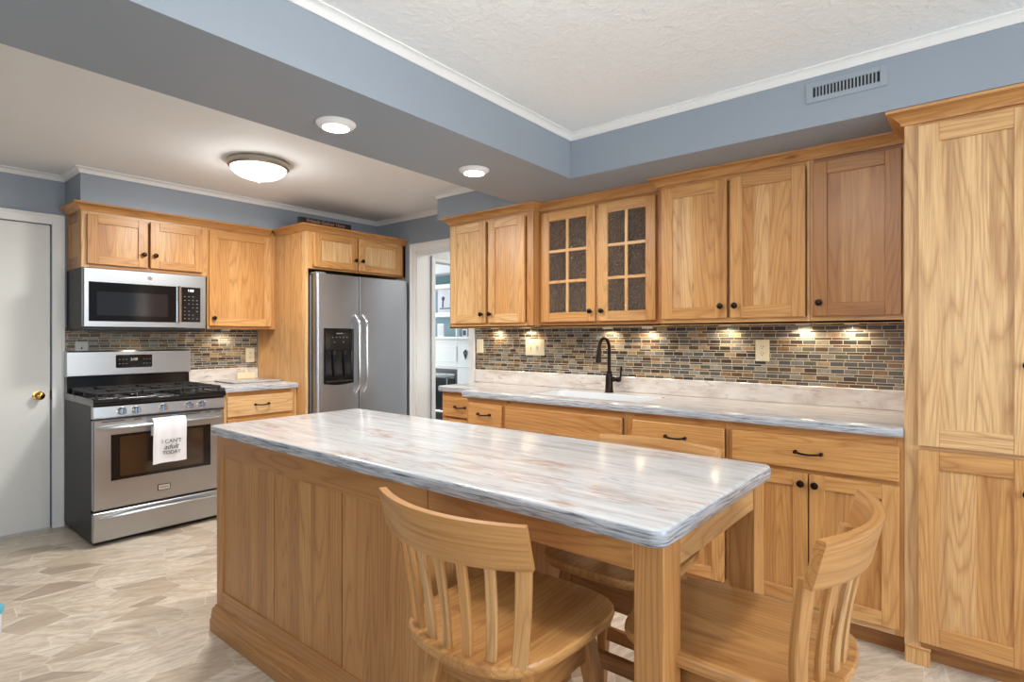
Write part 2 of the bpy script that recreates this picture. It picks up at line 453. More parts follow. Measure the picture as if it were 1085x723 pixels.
class Face:
    """a vertical working plane: 'S' looks to -X (a runs along Y), 'R' looks to -Y (a runs along X)"""
    def __init__(s, k, p): s.k, s.p = k, p
    def pt(s, a, z, d): return Vector((s.p-d, a, z)) if s.k == 'S' else Vector((a, s.p-d, z))
    @property
    def n(s): return Vector((-1, 0, 0)) if s.k == 'S' else Vector((0, -1, 0))
    @property
    def a(s): return Vector((0, -1, 0)) if s.k == 'S' else Vector((1, 0, 0))   # reading direction
    def box(s, mb, a0, a1, z0, z1, d0, d1, m, grain='z', bev=0.0015, tone=None):
        p, q = s.pt(a0, z0, d0), s.pt(a1, z1, d1)
        g = {'z': 'z', 'a': 'y' if s.k == 'S' else 'x', 'd': 'x' if s.k == 'S' else 'y'}[grain]
        mb.box(p.x, q.x, p.y, q.y, p.z, q.z, m, g, bev, tone)

# ------------------------------------------------------------------ cabinet pieces
WD = M['wood']
def add_knob(F, a, z, d, parent):
    mb = MB(); mb.lathe(F.pt(a, z, d), F.n, [(0, .0085), (.003, .008), (.006, .0055), (.013, .006), (.017, .0135), (.021, .0158), (.026, .0145), (.029, .008), (.0295, .0)], M['bronze'], 18)
    return tag(mb.build('knob', parent), 'dark bronze knob')
def add_pull(F, a, z, d, parent, L=.1):
    mb = MB(); pts = []
    for i in range(15):
        t = i/14; pts.append(F.pt(a+(t-.5)*L, z-.004*math.sin(PI*t), d+.008+.020*math.sin(PI*min(1, max(0, t)))**.45))
    mb.tube(pts, [.0065 if (i in (0, 14)) else .0046 for i in range(15)], M['bronze'], 10)
    for sgn in (-1, 1):
        mb.lathe(F.pt(a+sgn*L/2, z, d), F.n, [(0, .0085), (.005, .008), (.012, .006), (.016, .0075), (.020, .004)], M['bronze'], 12)
    return tag(mb.build('handle', parent), 'dark bronze pull')
def planks(F, mb, a0, a1, z0, z1, d0, d1, grain='z', w=.095, m=None, tones=None):
    """solid panel glued up from boards of uneven width"""
    lo, hi = (a0, a1) if grain == 'z' else (z0, z1)
    if lo > hi: lo, hi = hi, lo
    x = lo; i = 0
    while x < hi-1e-4:
        nx = x+w*random.uniform(.6, 1.35)
        if hi-nx < w*.4: nx = hi
        tn = random.random() if not tones else tones[i % len(tones)]
        if grain == 'z': F.box(mb, x, nx, z0, z1, d0, d1, m or WD, 'z', 0, tn)
        else: F.box(mb, a0, a1, x, nx, d0, d1, m or WD, 'a', 0, tn)
        x = nx; i += 1
def shaker(F, a0, a1, z0, z1, parent, knob=None, st=.057, rail=.057, t=.02, tones=None, name='door', lights=None, ft=(.4, .75)):
    """framed door: two stiles, two rails, recessed glued-up panel (or glazing bars and panes when lights=(cols, rows))"""
    if a0 > a1: a0, a1 = a1, a0
    mb = MB(); ru = lambda: random.uniform(*ft)
    F.box(mb, a0, a0+st, z0, z1, 0.001, t, WD, 'z', .002, ru()); F.box(mb, a1-st, a1, z0, z1, 0.001, t, WD, 'z', .002, ru())
    F.box(mb, a0+st, a1-st, z0, z0+rail, 0.001, t-.0004, WD, 'a', .0015, ru()); F.box(mb, a0+st, a1-st, z1-rail, z1, 0.001, t-.0004, WD, 'a', .0015, ru())
    if not lights:
        planks(F, mb, a0+st-.002, a1-st+.002, z0+rail-.002, z1-rail+.002, .002, t-.010, tones=tones)
    else:
        cols, rows = lights; A0, A1, Z0, Z1 = a0+st, a1-st, z0+rail, z1-rail
        for i in range(1, cols):
            c = A0+(A1-A0)*i/cols; F.box(mb, c-.0095, c+.0095, Z0, Z1, .003, t-.001, WD, 'z', .002, .8)
        for j in range(1, rows):
            c = Z0+(Z1-Z0)*j/rows; F.box(mb, A0, A1, c-.0095, c+.0095, .003, t-.0015, WD, 'a', .002, .8)
    o = mb.build(name, parent)
    if lights:
        g = MB(); F.box(g, a0+st-.004, a1-st+.004, z0+rail-.004, z1-rail+.004, .0045, .009, M['glass'], 'z', 0)
        tag(g.build('glass', o), 'textured seeded glass')
    if knob: add_knob(F, knob[0], knob[1], t, o)
    return o
def drawer_front(F, a0, a1, z0, z1, parent, pull=True, t=.02, name='drawer', tone=None):
    mb = MB(); F.box(mb, a0, a1, z0, z1, .001, t, WD, 'a', .004, tone)
    o = mb.build(name, parent)
    if pull: add_pull(F, (a0+a1)/2, (z0+z1)/2+.004, t, o)
    return o
def frame_board(F, mb, a0, a1, z0, z1, grain, d0=-.019, d1=0.0, tone=None):
    F.box(mb, a0, a1, z0, z1, d0, d1, WD, grain, .001, tone)
CROWN = [(0, 0), (.010, 0), (.012, .010), (.022, .020), (.040, .036), (.050, .040), (.052, .050), (0, .050)]
def crown(parent, path, z, side, h=.05, out=.052):
    mb = MB(); mb.sweep(path, [(o*out/.052, z+zz*h/.05) for o, zz in CROWN], WD, side, random.uniform(.38, .52))
    return mb.build('crown_moulding', parent)

# ------------------------------------------------------------------ room shell
XW, YW, ZC, ZT = 3.29, 4.75, 2.345, 2.392   # sink wall, range wall, ceiling, ceiling of the tray
XL, YB = -1.85, -2.65                   # walls behind the camera
ZU = 2.15                               # underside of the dropped beams
def struct(name, fn, kind='structure'):
    mb = MB(); fn(mb); return mb.build(name, kind=kind)
def sb(*boxes, m):
    def f(mb):
        for b in boxes: mb.box(*b, m, 'z', 0)
    return f
struct('floor', sb((XL-.1, 6.2, YB-.1, 7.8, -.05, 0), m=M['floor']))
DY0, DY1, DZ = 3.18, 3.83, 2.015
struct('wall_right', sb((XW, XW+.12, YB-.1, DY0, 0, ZT), (XW, XW+.12, DY1, YW+.1, 0, ZC), (XW, XW+.12, DY0, DY1, DZ, ZC), m=M['wall']))
struct('wall_back', sb((XL-.1, .05, YW, YW+.1, 0, ZC), (.05, .935, YW, YW+.1, 2.015, ZC), (.935, XW, YW, YW+.1, 0, ZC), m=M['wall']))
# side wall and rear wall with their windows (behind the camera)
struct('wall_left', sb((XL-.1, XL, YB, -.5, 0, ZT+.01), (XL-.1, XL, 1.0, YW, 0, ZT+.01), (XL-.1, XL, -.5, 1.0, 0, .82), (XL-.1, XL, -.5, 1.0, 2.07, ZT+.01), m=M['wall']))
struct('wall_front', sb((XL-.1, -.3, YB-.1, YB, 0, ZT+.01), (2.1, XW+.12, YB-.1, YB, 0, ZT+.01), (-.3, 2.1, YB-.1, YB, 0, .8), (-.3, 2.1, YB-.1, YB, 2.1, ZT+.01), m=M['wall']))
def window(name, k, p, a0, a1, z0, z1, off):
    mb = MB(); F = Face(k, p)
    for (b0, b1, c0, c1) in ((a0, a0+.05, z0, z1), (a1-.05, a1, z0, z1), (a0, a1, z0, z0+.05), (a0, a1, z1-.05, z1), ((a0+a1)/2-.02, (a0+a1)/2+.02, z0, z1), (a0, a1, (z0+z1)/2-.02, (z0+z1)/2+.02)):
        F.box(mb, b0, b1, c0, c1, off, off+.04, M['trim'], 'z', .003)
    return mb.build(name, kind='structure')
window('window_1', 'S', XL, -.5, 1.0, .82, 2.07, .03)
window('window_2', 'R', YB, -.3, 2.1, .8, 2.1, .03)
# ceiling: plain over the range side, stippled inside the tray
BX, BY0, BY1 = 2.63, 1.745, 2.345       # face of the sink-side beam, near and far faces of the cross beam
struct('ceiling', lambda mb: (mb.box(XL-.1, 6.2, BY0+.2, 7.8, ZC, ZC+.1, M['ceil'], 'z', 0), mb.box(XL-.1, XW+.12, YB-.1, BY0+.2, ZT, ZT+.08, M['ceil_tray'], 'z', 0), mb.box(XW+.12, 6.2, 2.3, BY0+.8, ZC, ZC+.1, M['ceil'], 'z', 0)))
YF = lambda x: 1.705+.0225*x
YK = lambda x: 2.252+.038*x
def beam_fn(mb):
    mb.loft([[(XL, YF(XL), z), (XW, YF(XW), z), (XW, YK(XW), z), (XL, YK(XL), z)] for z in (ZU, ZT)], M['wall'])
struct('ceiling_beam', beam_fn)
def bulkhead_fn(mb):
    mb.loft([[(BX, YB, z), (XW, YB, z), (XW, YF(XW)-.0005, z), (BX, YF(BX)-.0005, z)] for z in (ZU, ZT)], M['wall'])
    mb.loft([[(2.925, YK(2.925)+.0005, z), (XW, YK(XW)+.0005, z), (XW, 3.165, z), (2.925, 3.165, z)] for z in (ZU, ZC)], M['wall'])
struct('ceiling_bulkhead', bulkhead_fn)
SOF_Y, SOF_X = 4.385, 1.008
struct('ceiling_soffit', sb((SOF_X, XW, SOF_Y, YW, 2.131, ZC), m=M['wall']))
COVE = [(0, -.036), (.006, -.036), (.010, -.030), (.012, -.020), (.024, -.008), (.032, -.006), (.032, 0), (0, 0)]
def cove(name, path, side, zc=ZC):
    mb = MB(); mb.sweep(path, [(o, zc+z) for o, z in COVE], M['trim'], side); mb.build(name, kind='structure')
cove('trim_1', [(XL, YW), (SOF_X, YW), (SOF_X, SOF_Y), (XW, SOF_Y), (XW, 3.165), (2.925, 3.165), (2.925, YK(2.925))], 1)
cove('trim_2', [(XL, YF(XL)), (BX, YF(BX)), (BX, YB)], 1, ZT)
# the white slab door beside the range
def door_fn(mb): mb.box(.06, .930, YW+.012, YW+.05, .008, 2.010, M['door'], 'z', .002)
d1 = struct('door_1', door_fn); d1['label'] = 'flat white slab door beside the range'
kb = MB(); kb.lathe((.868, YW+.012, .885), (0, -1, 0), [(0, .030), (.005, .030), (.008, .012), (.022, .011), (.030, .019), (.042, .027), (.055, .026), (.064, .015), (.066, 0)], M['brass'], 24)
tag(kb.build('knob', d1), 'polished brass knob')
hb = MB()
hb.lathe((.934, YW+.006, .855), (0, 0, 1), [(0, .006), (.06, .006)], M['bronze'], 10)
hb.build('hinge', d1)
def casing(mb, F, a0, a1, zt, w, inner=None):
    prof = ((0, .014), (w*.62, .020), (w*.62, .011))
    for (b0, b1) in ((a0-w, a0), (a1, a1+w)):
        F.box(mb, b0, b1, 0, zt+w, 0, .014, M['trim'], 'z', .003)
        o = b0 if b0 < a0 else b1-w*.28
        F.box(mb, o, o+w*.28, 0, zt+w, 0, .021, M['trim'], 'z', .004)
    F.box(mb, a0, a1, zt, zt+w, 0, .0138, M['trim'], 'z', .003)
    F.box(mb, a0-w, a1+w, zt+w*.72, zt+w, 0, .0208, M['trim'], 'z', .004)
cm = MB(); casing(cm, Face('R', YW), .055, .936, 2.013, .068); cm.build('trim_3', kind='structure')
cm = MB(); casing(cm, Face('S', XW), DY0, DY1, DZ, .072)
cm.box(XW-.001, XW+.121, DY1, DY1-.012, 0, DZ, M['trim'], 'z', 0); cm.box(XW-.001, XW+.121, DY0, DY0+.012, 0, DZ, M['trim'], 'z', 0); cm.box(XW-.001, XW+.121, DY0, DY1, DZ, DZ-.012, M['trim'], 'z', 0)
cm.build('trim_4', kind='structure')
# mosaic tile splash, a few millimetres proud of the walls
struct('wall_tile', lambda mb: (mb.box(XW-.008, XW, .2, 3.105, 1.0, 1.345, M['tile'], 'z', 0), mb.box(1.008, 2.312, YW-.008, YW, .9, 1.345, M['tile'], 'z', 0)))
XT, YT = XW-.008, YW-.008
# hall and living room seen through the doorway
HY = 3.855
struct('wall_hall', sb((XW+.12, 3.53, HY, HY+.1, 0, ZC), (3.53, 4.7, HY, HY+.1, 1.955, ZC), (4.7, 6.2, HY, HY+.1, 0, ZC), (XW+.12, 6.2, 2.3, 2.4, 0, ZC), (6.1, 6.2, 2.3, HY, 0, ZC), m=M['paper']))
cm = MB(); casing(cm, Face('R', HY), 3.53, 4.7, 1.955, .05); cm.box(3.53, 3.515, HY-.001, HY+.101, 0, 1.955, M['trim'], 'z', 0); cm.build('trim_5', kind='structure')
XF = 5.4
struct('wall_living', sb((XF+.3, XF+.4, HY+.1, 7.7, 0, ZC), m=M['teal']))
struct('wall_far', sb((XW, 3.5, 7.6, 7.7, 0, ZC), (5.1, XF+.4, 7.6, 7.7, 0, ZC), (3.5, 5.1, 7.6, 7.7, 0, .7), (3.5, 5.1, 7.6, 7.7, 2.1, ZC), (XW-.1, XW, YW+.1, 7.7, 0, ZC), m=M['teal']))

# ------------------------------------------------------------------ wall cabinets, range side
def body_box(parent, x0, x1, y0, y1, z0, z1, F=None, name='body', m=None):
    mb = MB(); mb.box(x0, x1, y0, y1, z0, z1, m or WD, 'z', .001, .55)
    return mb
FR = Face('R', 4.43)
t = thing('upper_cabinet', (1.4, 4.6, 1.715), 'short two-door wooden wall cabinet mounted right above the microwave', 'cabinet', 'wall cabinets on the range side')
mb = body_box(t, 1.024, 1.785, 4.449, YW-.001, 1.715, 2.125)
frame_board(FR, mb, 1.022, 1.062, 1.715, 2.085, 'z'); frame_board(FR, mb, 1.745, 1.785, 1.715, 2.085, 'z', tone=.7)
frame_board(FR, mb, 1.062, 1.745, 1.715, 1.748, 'a'); frame_board(FR, mb, 1.062, 1.745, 2.05, 2.085, 'a')
FE = Face('S', 1.0245)     # framed end panel
frame_board(FE, mb, 4.449, 4.50, 1.715, 2.085, 'z', 0, .006); frame_board(FE, mb, 4.70, 4.745, 1.715, 2.085, 'z', 0, .006)
frame_board(FE, mb, 4.50, 4.70, 1.715, 1.79, 'a', 0, .0055); frame_board(FE, mb, 4.50, 4.70, 2.02, 2.085, 'a', 0, .0055)
mb.build('body', t)
shaker(FR, 1.050, 1.392, 1.742, 2.062, t, (1.365, 1.83), rail=.055, tones=[.5, .75, .4])
shaker(FR, 1.408, 1.752, 1.742, 2.062, t, (1.435, 1.83), rail=.055, tones=[.8, .6, .7])
crown(t, [(1.024, YW-.002), (1.024, 4.43), (1.785, 4.43)], 2.081, 1)
t = thing('upper_cabinet', (2.05, 4.6, 1.33), 'tall single-door wooden wall cabinet between the microwave and the refrigerator', 'cabinet', 'wall cabinets on the range side')
mb = body_box(t, 1.787, 2.313, 4.449, YW-.001, 1.332, 2.125)
frame_board(FR, mb, 1.786, 1.806, 1.33, 2.085, 'z', tone=.7); frame_board(FR, mb, 2.262, 2.313, 1.33, 2.085, 'z', tone=.6)
frame_board(FR, mb, 1.806, 2.262, 1.33, 1.362, 'a'); frame_board(FR, mb, 1.806, 2.262, 2.05, 2.085, 'a')
mb.build('body', t)
shaker(FR, 1.794, 2.270, 1.352, 2.066, t, (1.823, 1.41), tones=[.55, .7, .6, .5])
crown(t, [(1.786, 4.43), (2.262, 4.43)], 2.081, 1)
# tall cabinet that frames the refrigerator
FF = Face('R', 3.975)
t = thing('refrigerator_cabinet', (2.8, 4.3, 0), 'tall wooden surround with two small doors over the stainless refrigerator', 'cabinet')
mb = MB(); Fs = Face('S', 2.335)
planks(Fs, mb, 3.994, YW-.012, 0, 2.125, 0, .019, 'z', .2, tones=[.72, .8, .74, .85])
mb.box(2.3145, 2.3365, 3.9745, 4.02, 0, 2.1, WD, 'z', .001, .9)
mb.build('side_panel', t)
mb = MB(); mb.box(3.262, 3.284, 3.975, YW-.002, 0, 2.125, WD, 'z', .001); mb.build('side_panel', t)
mb = body_box(t, 2.337, 3.261, 3.976, YW-.002, 1.83, 2.130)
frame_board(FF, mb, 2.315, 2.372, 1.795, 2.10, 'z', -.0195); frame_board(FF, mb, 3.234, 3.284, 1.795, 2.10, 'z')
frame_board(FF, mb, 2.372, 3.234, 1.795, 1.822, 'a'); frame_board(FF, mb, 2.372, 3.234, 2.062, 2.10, 'a')
mb.build('body', t)
shaker(FF, 2.378, 2.770, 1.812, 2.078, t, (2.745, 1.893), tones=[.95, 1.0], rail=.052)
shaker(FF, 2.786, 3.236, 1.812, 2.078, t, (2.811, 1.893), tones=[1.0, .92], rail=.052)
crown(t, [(2.316, 4.385), (2.316, 3.975), (3.284, 3.975)], 2.081, 1)

# ------------------------------------------------------------------ wall cabinets, sink side
FSU, FSG = Face('S', 2.95), Face('S', 3.02)
ZB, ZF = 1.333, 2.105
def upper(label, F, y0, y1, doors, crown_path, st=(.03, .03), group='wall cabinets on the sink side'):
    t = thing('upper_cabinet', (F.p+.16, (y0+y1)/2, ZB), label, 'cabinet', group)
    mb = MB(); mb.box(F.p+.019, XT-.0005, y0+.001, y1-.001, ZB+.012, ZU-.004, WD, 'z', .001, .5)
    frame_board(F, mb, y0, y0+st[0], ZB, ZF, 'z'); frame_board(F, mb, y1-st[1], y1, ZB, ZF, 'z')
    frame_board(F, mb, y0+st[0], y1-st[1], ZB, ZB+.036, 'a', tone=.7); frame_board(F, mb, y0+st[0], y1-st[1], ZF-.035, ZF, 'a')
    mb.box(F.p, F.p+.02, y0, y1, ZB-.002, ZB+.012, WD, 'y', .001, .75)
    mb.build('body', t)
    for d in doors: shaker(F, d[0], d[1], 1.366, 2.082, t, (d[2], 1.428), tones=d[3], st=.06, rail=.06, ft=(d[3][0]-.15, d[3][0]+.15))
    crown(t, crown_path, ZU-.049, 1, .048)
    return t
upper('two-door wooden wall cabinet beside the doorway, above the end of the counter', FSU, 2.272, 3.055,
      [(2.335, 2.655, 2.632, (.75, .6, .8)), (2.684, 3.03, 2.712, (.85, .95, .9))], [(XT, 3.055), (2.95, 3.055), (2.95, 2.272), (3.02, 2.272)], (.055, .02))
upper('two-door wooden wall cabinet beside the glass doors, above the counter right of the sink', FSU, .627, 1.388,
      [(.644, .992, .965, (.6, .8, .35, .6)), (1.010, 1.364, 1.037, (.65, .9, .8, .7))], [(3.02, 1.388), (2.95, 1.388), (2.95, .627)], (.012, .02))
upper('single-door wooden wall cabinet of darker boards tight against the tall pantry', FSU, .238, .626,
      [(.268, .611, .583, (.28, .5, .2, .4))], [(2.95, .626), (2.95, .237)], (.028, .014))
# glass-door cabinet with open inside
t = thing('glass_cabinet', (3.15, 1.83, ZB), 'wooden wall cabinet with two textured-glass doors above the sink', 'cabinet', 'wall cabinets on the sink side')
mb = MB(); W2 = M['wood_in']
for y in (1.390, 2.252): mb.box(3.039, XT-.001, y, y+.018, ZB, ZU-.002, W2, 'z', 0)
mb.box(XT-.012, XT-.001, 1.390, 2.270, ZB, ZU-.002, W2, 'z', 0)
mb.box(3.039, XT-.001, 1.390, 2.270, ZB, ZB+.02, W2, 'y', 0); mb.box(3.039, XT-.001, 1.390, 2.270, 2.10, 2.12, W2, 'y', 0)
frame_board(FSG, mb, 1.389, 1.445, ZB, ZF, 'z'); frame_board(FSG, mb, 2.238, 2.271, ZB, ZF, 'z'); frame_board(FSG, mb, 1.80, 1.845, ZB+.037, ZF-.036, 'z')
frame_board(FSG, mb, 1.445, 2.238, ZB, ZB+.036, 'a'); frame_board(FSG, mb, 1.445, 2.238, ZF-.035, ZF, 'a')
mb.box(3.02, 3.04, 1.389, 2.271, ZB-.002, ZB+.012, WD, 'y', .001, .75)
mb.build('body', t)
for z in (1.615, 1.875):
    mb = MB(); mb.box(3.06, XT-.013, 1.409, 2.251, z, z+.019, W2, 'y', .001, .8); mb.build('shelf', t)
shaker(FSG, 1.434, 1.808, 1.366, 2.082, t, (1.781, 1.428), st=.062, rail=.06, lights=(2, 3))
shaker(FSG, 1.835, 2.245, 1.366, 2.082, t, (1.862, 1.428), st=.062, rail=.06, lights=(2, 3))
crown(t, [(3.02, 2.2715), (3.02, 1.3885)], ZU-.049, 1, .048)

# ------------------------------------------------------------------ tall pantry
FP = Face('S', 2.69)
t = thing('pantry_cabinet', (2.98, 0, 0), 'floor-to-soffit wooden pantry cabinet at the end of the sink counter', 'cabinet')
PY0, PY1 = -.18, .237
mb = MB(); mb.box(2.709, XT-.0005, PY0, PY1-.001, .10, 2.145, WD, 'z', .001, .7)
frame_board(FP, mb, .185, PY1, .07, 2.10, 'z', -.019, .001, .88); frame_board(FP, mb, PY0, PY0+.04, .07, 2.10, 'z')
frame_board(FP, mb, PY0+.04, .185, .075, .105, 'a'); frame_board(FP, mb, PY0+.04, .185, .82, .86, 'a'); frame_board(FP, mb, PY0+.04, .185, 2.06, 2.10, 'a')
mb.build('body', t)
shaker(FP, -.150, .192, .852, 2.080, t, (-.121, 1.17), ft=(.75, .95), st=.066, rail=.07, tones=[.93, .97, .9, 1.0])
shaker(FP, -.150, .192, .098, .836, t, (-.121, .72), ft=(.5, .85), st=.066, rail=.07, tones=[.6, .8, .7, .65])
mb = MB(); mb.box(2.755, 2.775, PY0, .16, 0, .075, WD, 'y', .001, .15); mb.build('toe_kick', t)
mb = MB(); mb.box(2.688, 2.76, .157, .2355, 0, .062, WD, 'z', .002, .75); mb.box(2.684, 2.76, .153, .2355, .062, .073, WD, 'y', .003, .7); mb.build('foot_block', t)
crown(t, [(XT-.34, PY1), (2.69, PY1), (2.69, PY0)], 2.094, 1, .054, .058)

# ------------------------------------------------------------------ base cabinets, sink side
def base_cab(label, F, y0, y1, drawer, doors, pull=True, back=XT-.0005, st=(.02, .02), low=False, zt=.876):
    t = thing('base_cabinet', (F.p+.3, (y0+y1)/2, 0), label, 'cabinet', 'base cabinets under the sink counter')
    mb = MB(); mb.box(F.p+.019, back, y0+.001, y1-.001, .095, (.66 if low else zt-.0015), WD, 'z', .001, .5)
    if low:
        mb.box(F.p+.019, F.p+.03, y0+.001, y1-.001, .66, zt-.0015, WD, 'z', 0, .5)
    frame_board(F, mb, y0, y0+st[0], .09, zt-.001, 'z', tone=.3); frame_board(F, mb, y1-st[1], y1, .09, zt-.001, 'z', tone=.4)
    frame_board(F, mb, y0+st[0], y1-st[1], .09, .125, 'a'); frame_board(F, mb, y0+st[0], y1-st[1], .835, zt-.001, 'a', tone=.3); frame_board(F, mb, y0+st[0], y1-st[1], .675, .705, 'a', tone=.3)
    mb.build('body', t)
    k = MB(); k.box(F.p+.07, F.p+.09, y0, y1, 0, .095, WD, 'y', 0, .12); k.build('toe_kick', t)
    drawer_front(F, drawer[0], drawer[1], .700, .838, t, pull, name='drawer' if pull else 'false_front', tone=.55)
    for d in doors: shaker(F, d[0], d[1], .118, .682, t, (d[2], .640), tones=d[3], st=.058, rail=.058)
    return t
base_cab('wooden base cabinet with one wide drawer over two doors, next to the pantry', FP, .238, .915, (.252, .897), [(.252, .571, .547, (.35, .5, .45)), (.577, .897, .601, (.45, .3, .5))], st=(.03, .012))
base_cab('wooden base cabinet with one drawer, between the sink front and the widest drawer', FP, .916, 1.442, (.932, 1.408), [(.932, 1.408, 1.38, (.5, .6, .4, .5))], st=(.012, .04))
base_cab('wooden sink base cabinet with a plain false drawer front and no pull', FP, 1.443, 2.295, (1.470, 2.280), [(1.47, 1.872, 1.846, (.5, .4)), (1.878, 2.28, 1.904, (.4, .6))], False, low=True)
base_cab('narrow wooden base cabinet with one small drawer, left of the sink front', FP, 2.296, 2.622, (2.310, 2.596), [(2.31, 2.596, 2.336, (.5, .6))])
base_cab('shallow wooden base cabinet at the doorway end, set back from the others', Face('S', 2.85), 2.623, 3.03, (2.650, 3.005), [(2.65, 3.005, 2.68, (.5, .6))])
# worktop with its upstand
def nose(mb, x, y0, y1, xb):
    prof = [(x+.004, .876), (x+.0005, .880), (x, .890), (x, .902), (x+.003, .9105), (x+.010, .914), (xb, .914), (xb, .876)]
    mb.loft([[(a, y, z) for a, z in prof] for y in (y0, y1)], M['marble'], 'y')
t = thing('countertop', (3.0, 1.6, .876), 'long pale streaked countertop running under the sink along the tiled wall', 'countertop')
mb = MB(); HX0, HX1, HY0, HY1 = 2.800, 3.135, 1.43, 2.19
nose(mb, 2.662, .238, 2.645, HX0); nose(mb, 2.822, 2.645, 3.045, 3.0)
mb.box(HX0, XT-.0005, .238, HY0, .876, .914, M['marble'], 'y', 0); mb.box(HX0, XT-.0005, HY1, 2.645, .876, .914, M['marble'], 'y', 0)
mb.box(HX1, XT-.0005, HY0, HY1, .876, .914, M['marble'], 'y', 0); mb.box(3.0, XT-.0005, 2.645, 3.045, .876, .914, M['marble'], 'y', 0)
mb.build('top', t)
mb = MB(); mb.box(XT-.020, XT-.0005, .238, 3.102, .9145, 1.013, M['splash'], 'y', .003); mb.build('backsplash', t)
# sink basin set under the cut-out
t = thing('kitchen_sink', (2.97, 1.81, .69), 'white undermount sink basin set in the counter below the faucet', 'sink')
mb = MB()
def rrect(x0, x1, y0, y1, r, z, n=6):
    pts = []
    for (cx, cy, a0) in ((x1-r, y1-r, 0), (x0+r, y1-r, PI/2), (x0+r, y0+r, PI), (x1-r, y0+r, 1.5*PI)):
        for k in range(n+1):
            a = a0+PI/2*k/n; pts.append((cx+r*math.cos(a), cy+r*math.sin(a), z))
    return pts
def ins(d, z, r): return rrect(HX0+d, HX1-d, HY0+d, HY1-d, r, z)
mb.loft([ins(-.012, .8755, .05), ins(-.012, .70, .05), ins(.0, .682, .05), ins(.02, .69, .05), ins(.010, .72, .05), ins(.004, .905, .05), ins(.0015, .9125, .05), ins(.0004, .9125, .05), ins(.0004, .87, .05)], M['white'], cap0=False, cap1=False)
mb.loft([ins(0, .682, .05), ins(.02, .682, .05)], M['white'], cap0=False, cap1=True)
mb.loft([ins(.012, .692, .05), ins(.022, .692, .05)], M['white'], cap0=False, cap1=True)
mb.build('basin', t)
mb = MB(); mb.lathe((2.97, 1.81, .693), (0, 0, 1), [(0, .045), (.003, .044), (.0035, .03), (.001, .0)], M['chrome'], 24); mb.build('drain', t)
# faucet
t = thing('kitchen_faucet', (3.185, 1.84, .914), 'dark bronze gooseneck faucet with a side lever, standing behind the sink', 'faucet')
fx, fy = 3.185, 1.84
mb = MB(); mb.lathe((fx, fy, .9145), (0, 0, 1), [(0, .029), (.006, .029), (.010, .026), (.06, .024), (.095, .0235), (.118, .020), (.124, .017), (.128, .0185), (.133, .0185), (.137, .0145)], M['bronze'], 24); mb.build('base', t)
mb = MB(); pts = [(fx, fy, 1.05), (fx, fy, 1.12), (fx, fy, 1.19)]; R_ = .062
for i in range(1, 15):
    a = PI*i/14*1.03; pts.append((fx-R_+R_*math.cos(a), fy, 1.19+R_*1.12*math.sin(a)))
mb.tube(pts, .0115, M['bronze'], 14); mb.build('spout', t)
e = Vector(pts[-1]); mb = MB(); mb.lathe(e+Vector((0, 0, .012)), (-.10, 0, -1), [(0, .0125), (.006, .0145), (.02, .0135), (.03, .0145), (.075, .0185), (.088, .019), (.092, .013)], M['bronze'], 20); mb.build('spray_head', t)
mb = MB(); mb.lathe((fx, fy-.018, 1.0), (0, -1, 0), [(0, .017), (.02, .017), (.024, .013), (.032, .013), (.036, .0165), (.058, .0165), (.064, .010)], M['bronze'], 18)
mb.tube([(fx, fy-.073, 1.0), (fx, fy-.082, 1.02), (fx, fy-.086, 1.06), (fx, fy-.088, 1.085)], [.008, .0065, .0058, .0075], M['bronze'], 10); mb.build('lever', t)

# ------------------------------------------------------------------ small base cabinet between range and refrigerator
FB = Face('R', 4.105)
t = thing('base_cabinet', (2.03, 4.4, 0), 'small wooden base cabinet with one drawer between the range and the refrigerator', 'cabinet')
mb = MB(); mb.box(1.766, 2.3135, 4.124, YT-.0005, .095, .8745, WD, 'z', 0, .6)
frame_board(FB, mb, 1.765, 1.795, .09, .875, 'z', tone=.8); frame_board(FB, mb, 2.268, 2.3135, .09, .875, 'z', tone=.8)
frame_board(FB, mb, 1.795, 2.268, .84, .875, 'a', tone=.4); frame_board(FB, mb, 1.795, 2.268, .675, .706, 'a', tone=.5); frame_board(FB, mb, 1.795, 2.268, .09, .125, 'a')
mb.build('body', t)
k = MB(); k.box(1.766, 2.3135, 4.175, 4.195, 0, .094, WD, 'x', 0, .12); k.build('toe_kick', t)
drawer_front(FB, 1.783, 2.277, .700, .843, t, tone=.95)
shaker(FB, 1.783, 2.277, .118, .682, t, (1.81, .64), tones=[.7, .8])
t = thing('countertop', (2.03, 4.4, .876), 'short pale countertop between the range and the refrigerator', 'countertop')
mb = MB(); prof = [(4.079, .876), (4.0755, .880), (4.075, .890), (4.075, .902), (4.078, .9105), (4.085, .914), (YT-.0005, .914), (YT-.0005, .876)]
mb.loft([[(x, a, z) for a, z in prof] for x in (1.763, 2.3138)], M['marble'], 'x'); mb.build('top', t)
mb = MB(); mb.box(1.765, 2.3138, YT-.020, YT-.0005, .9145, 1.014, M['splash'], 'x', .003); mb.build('backsplash', t)
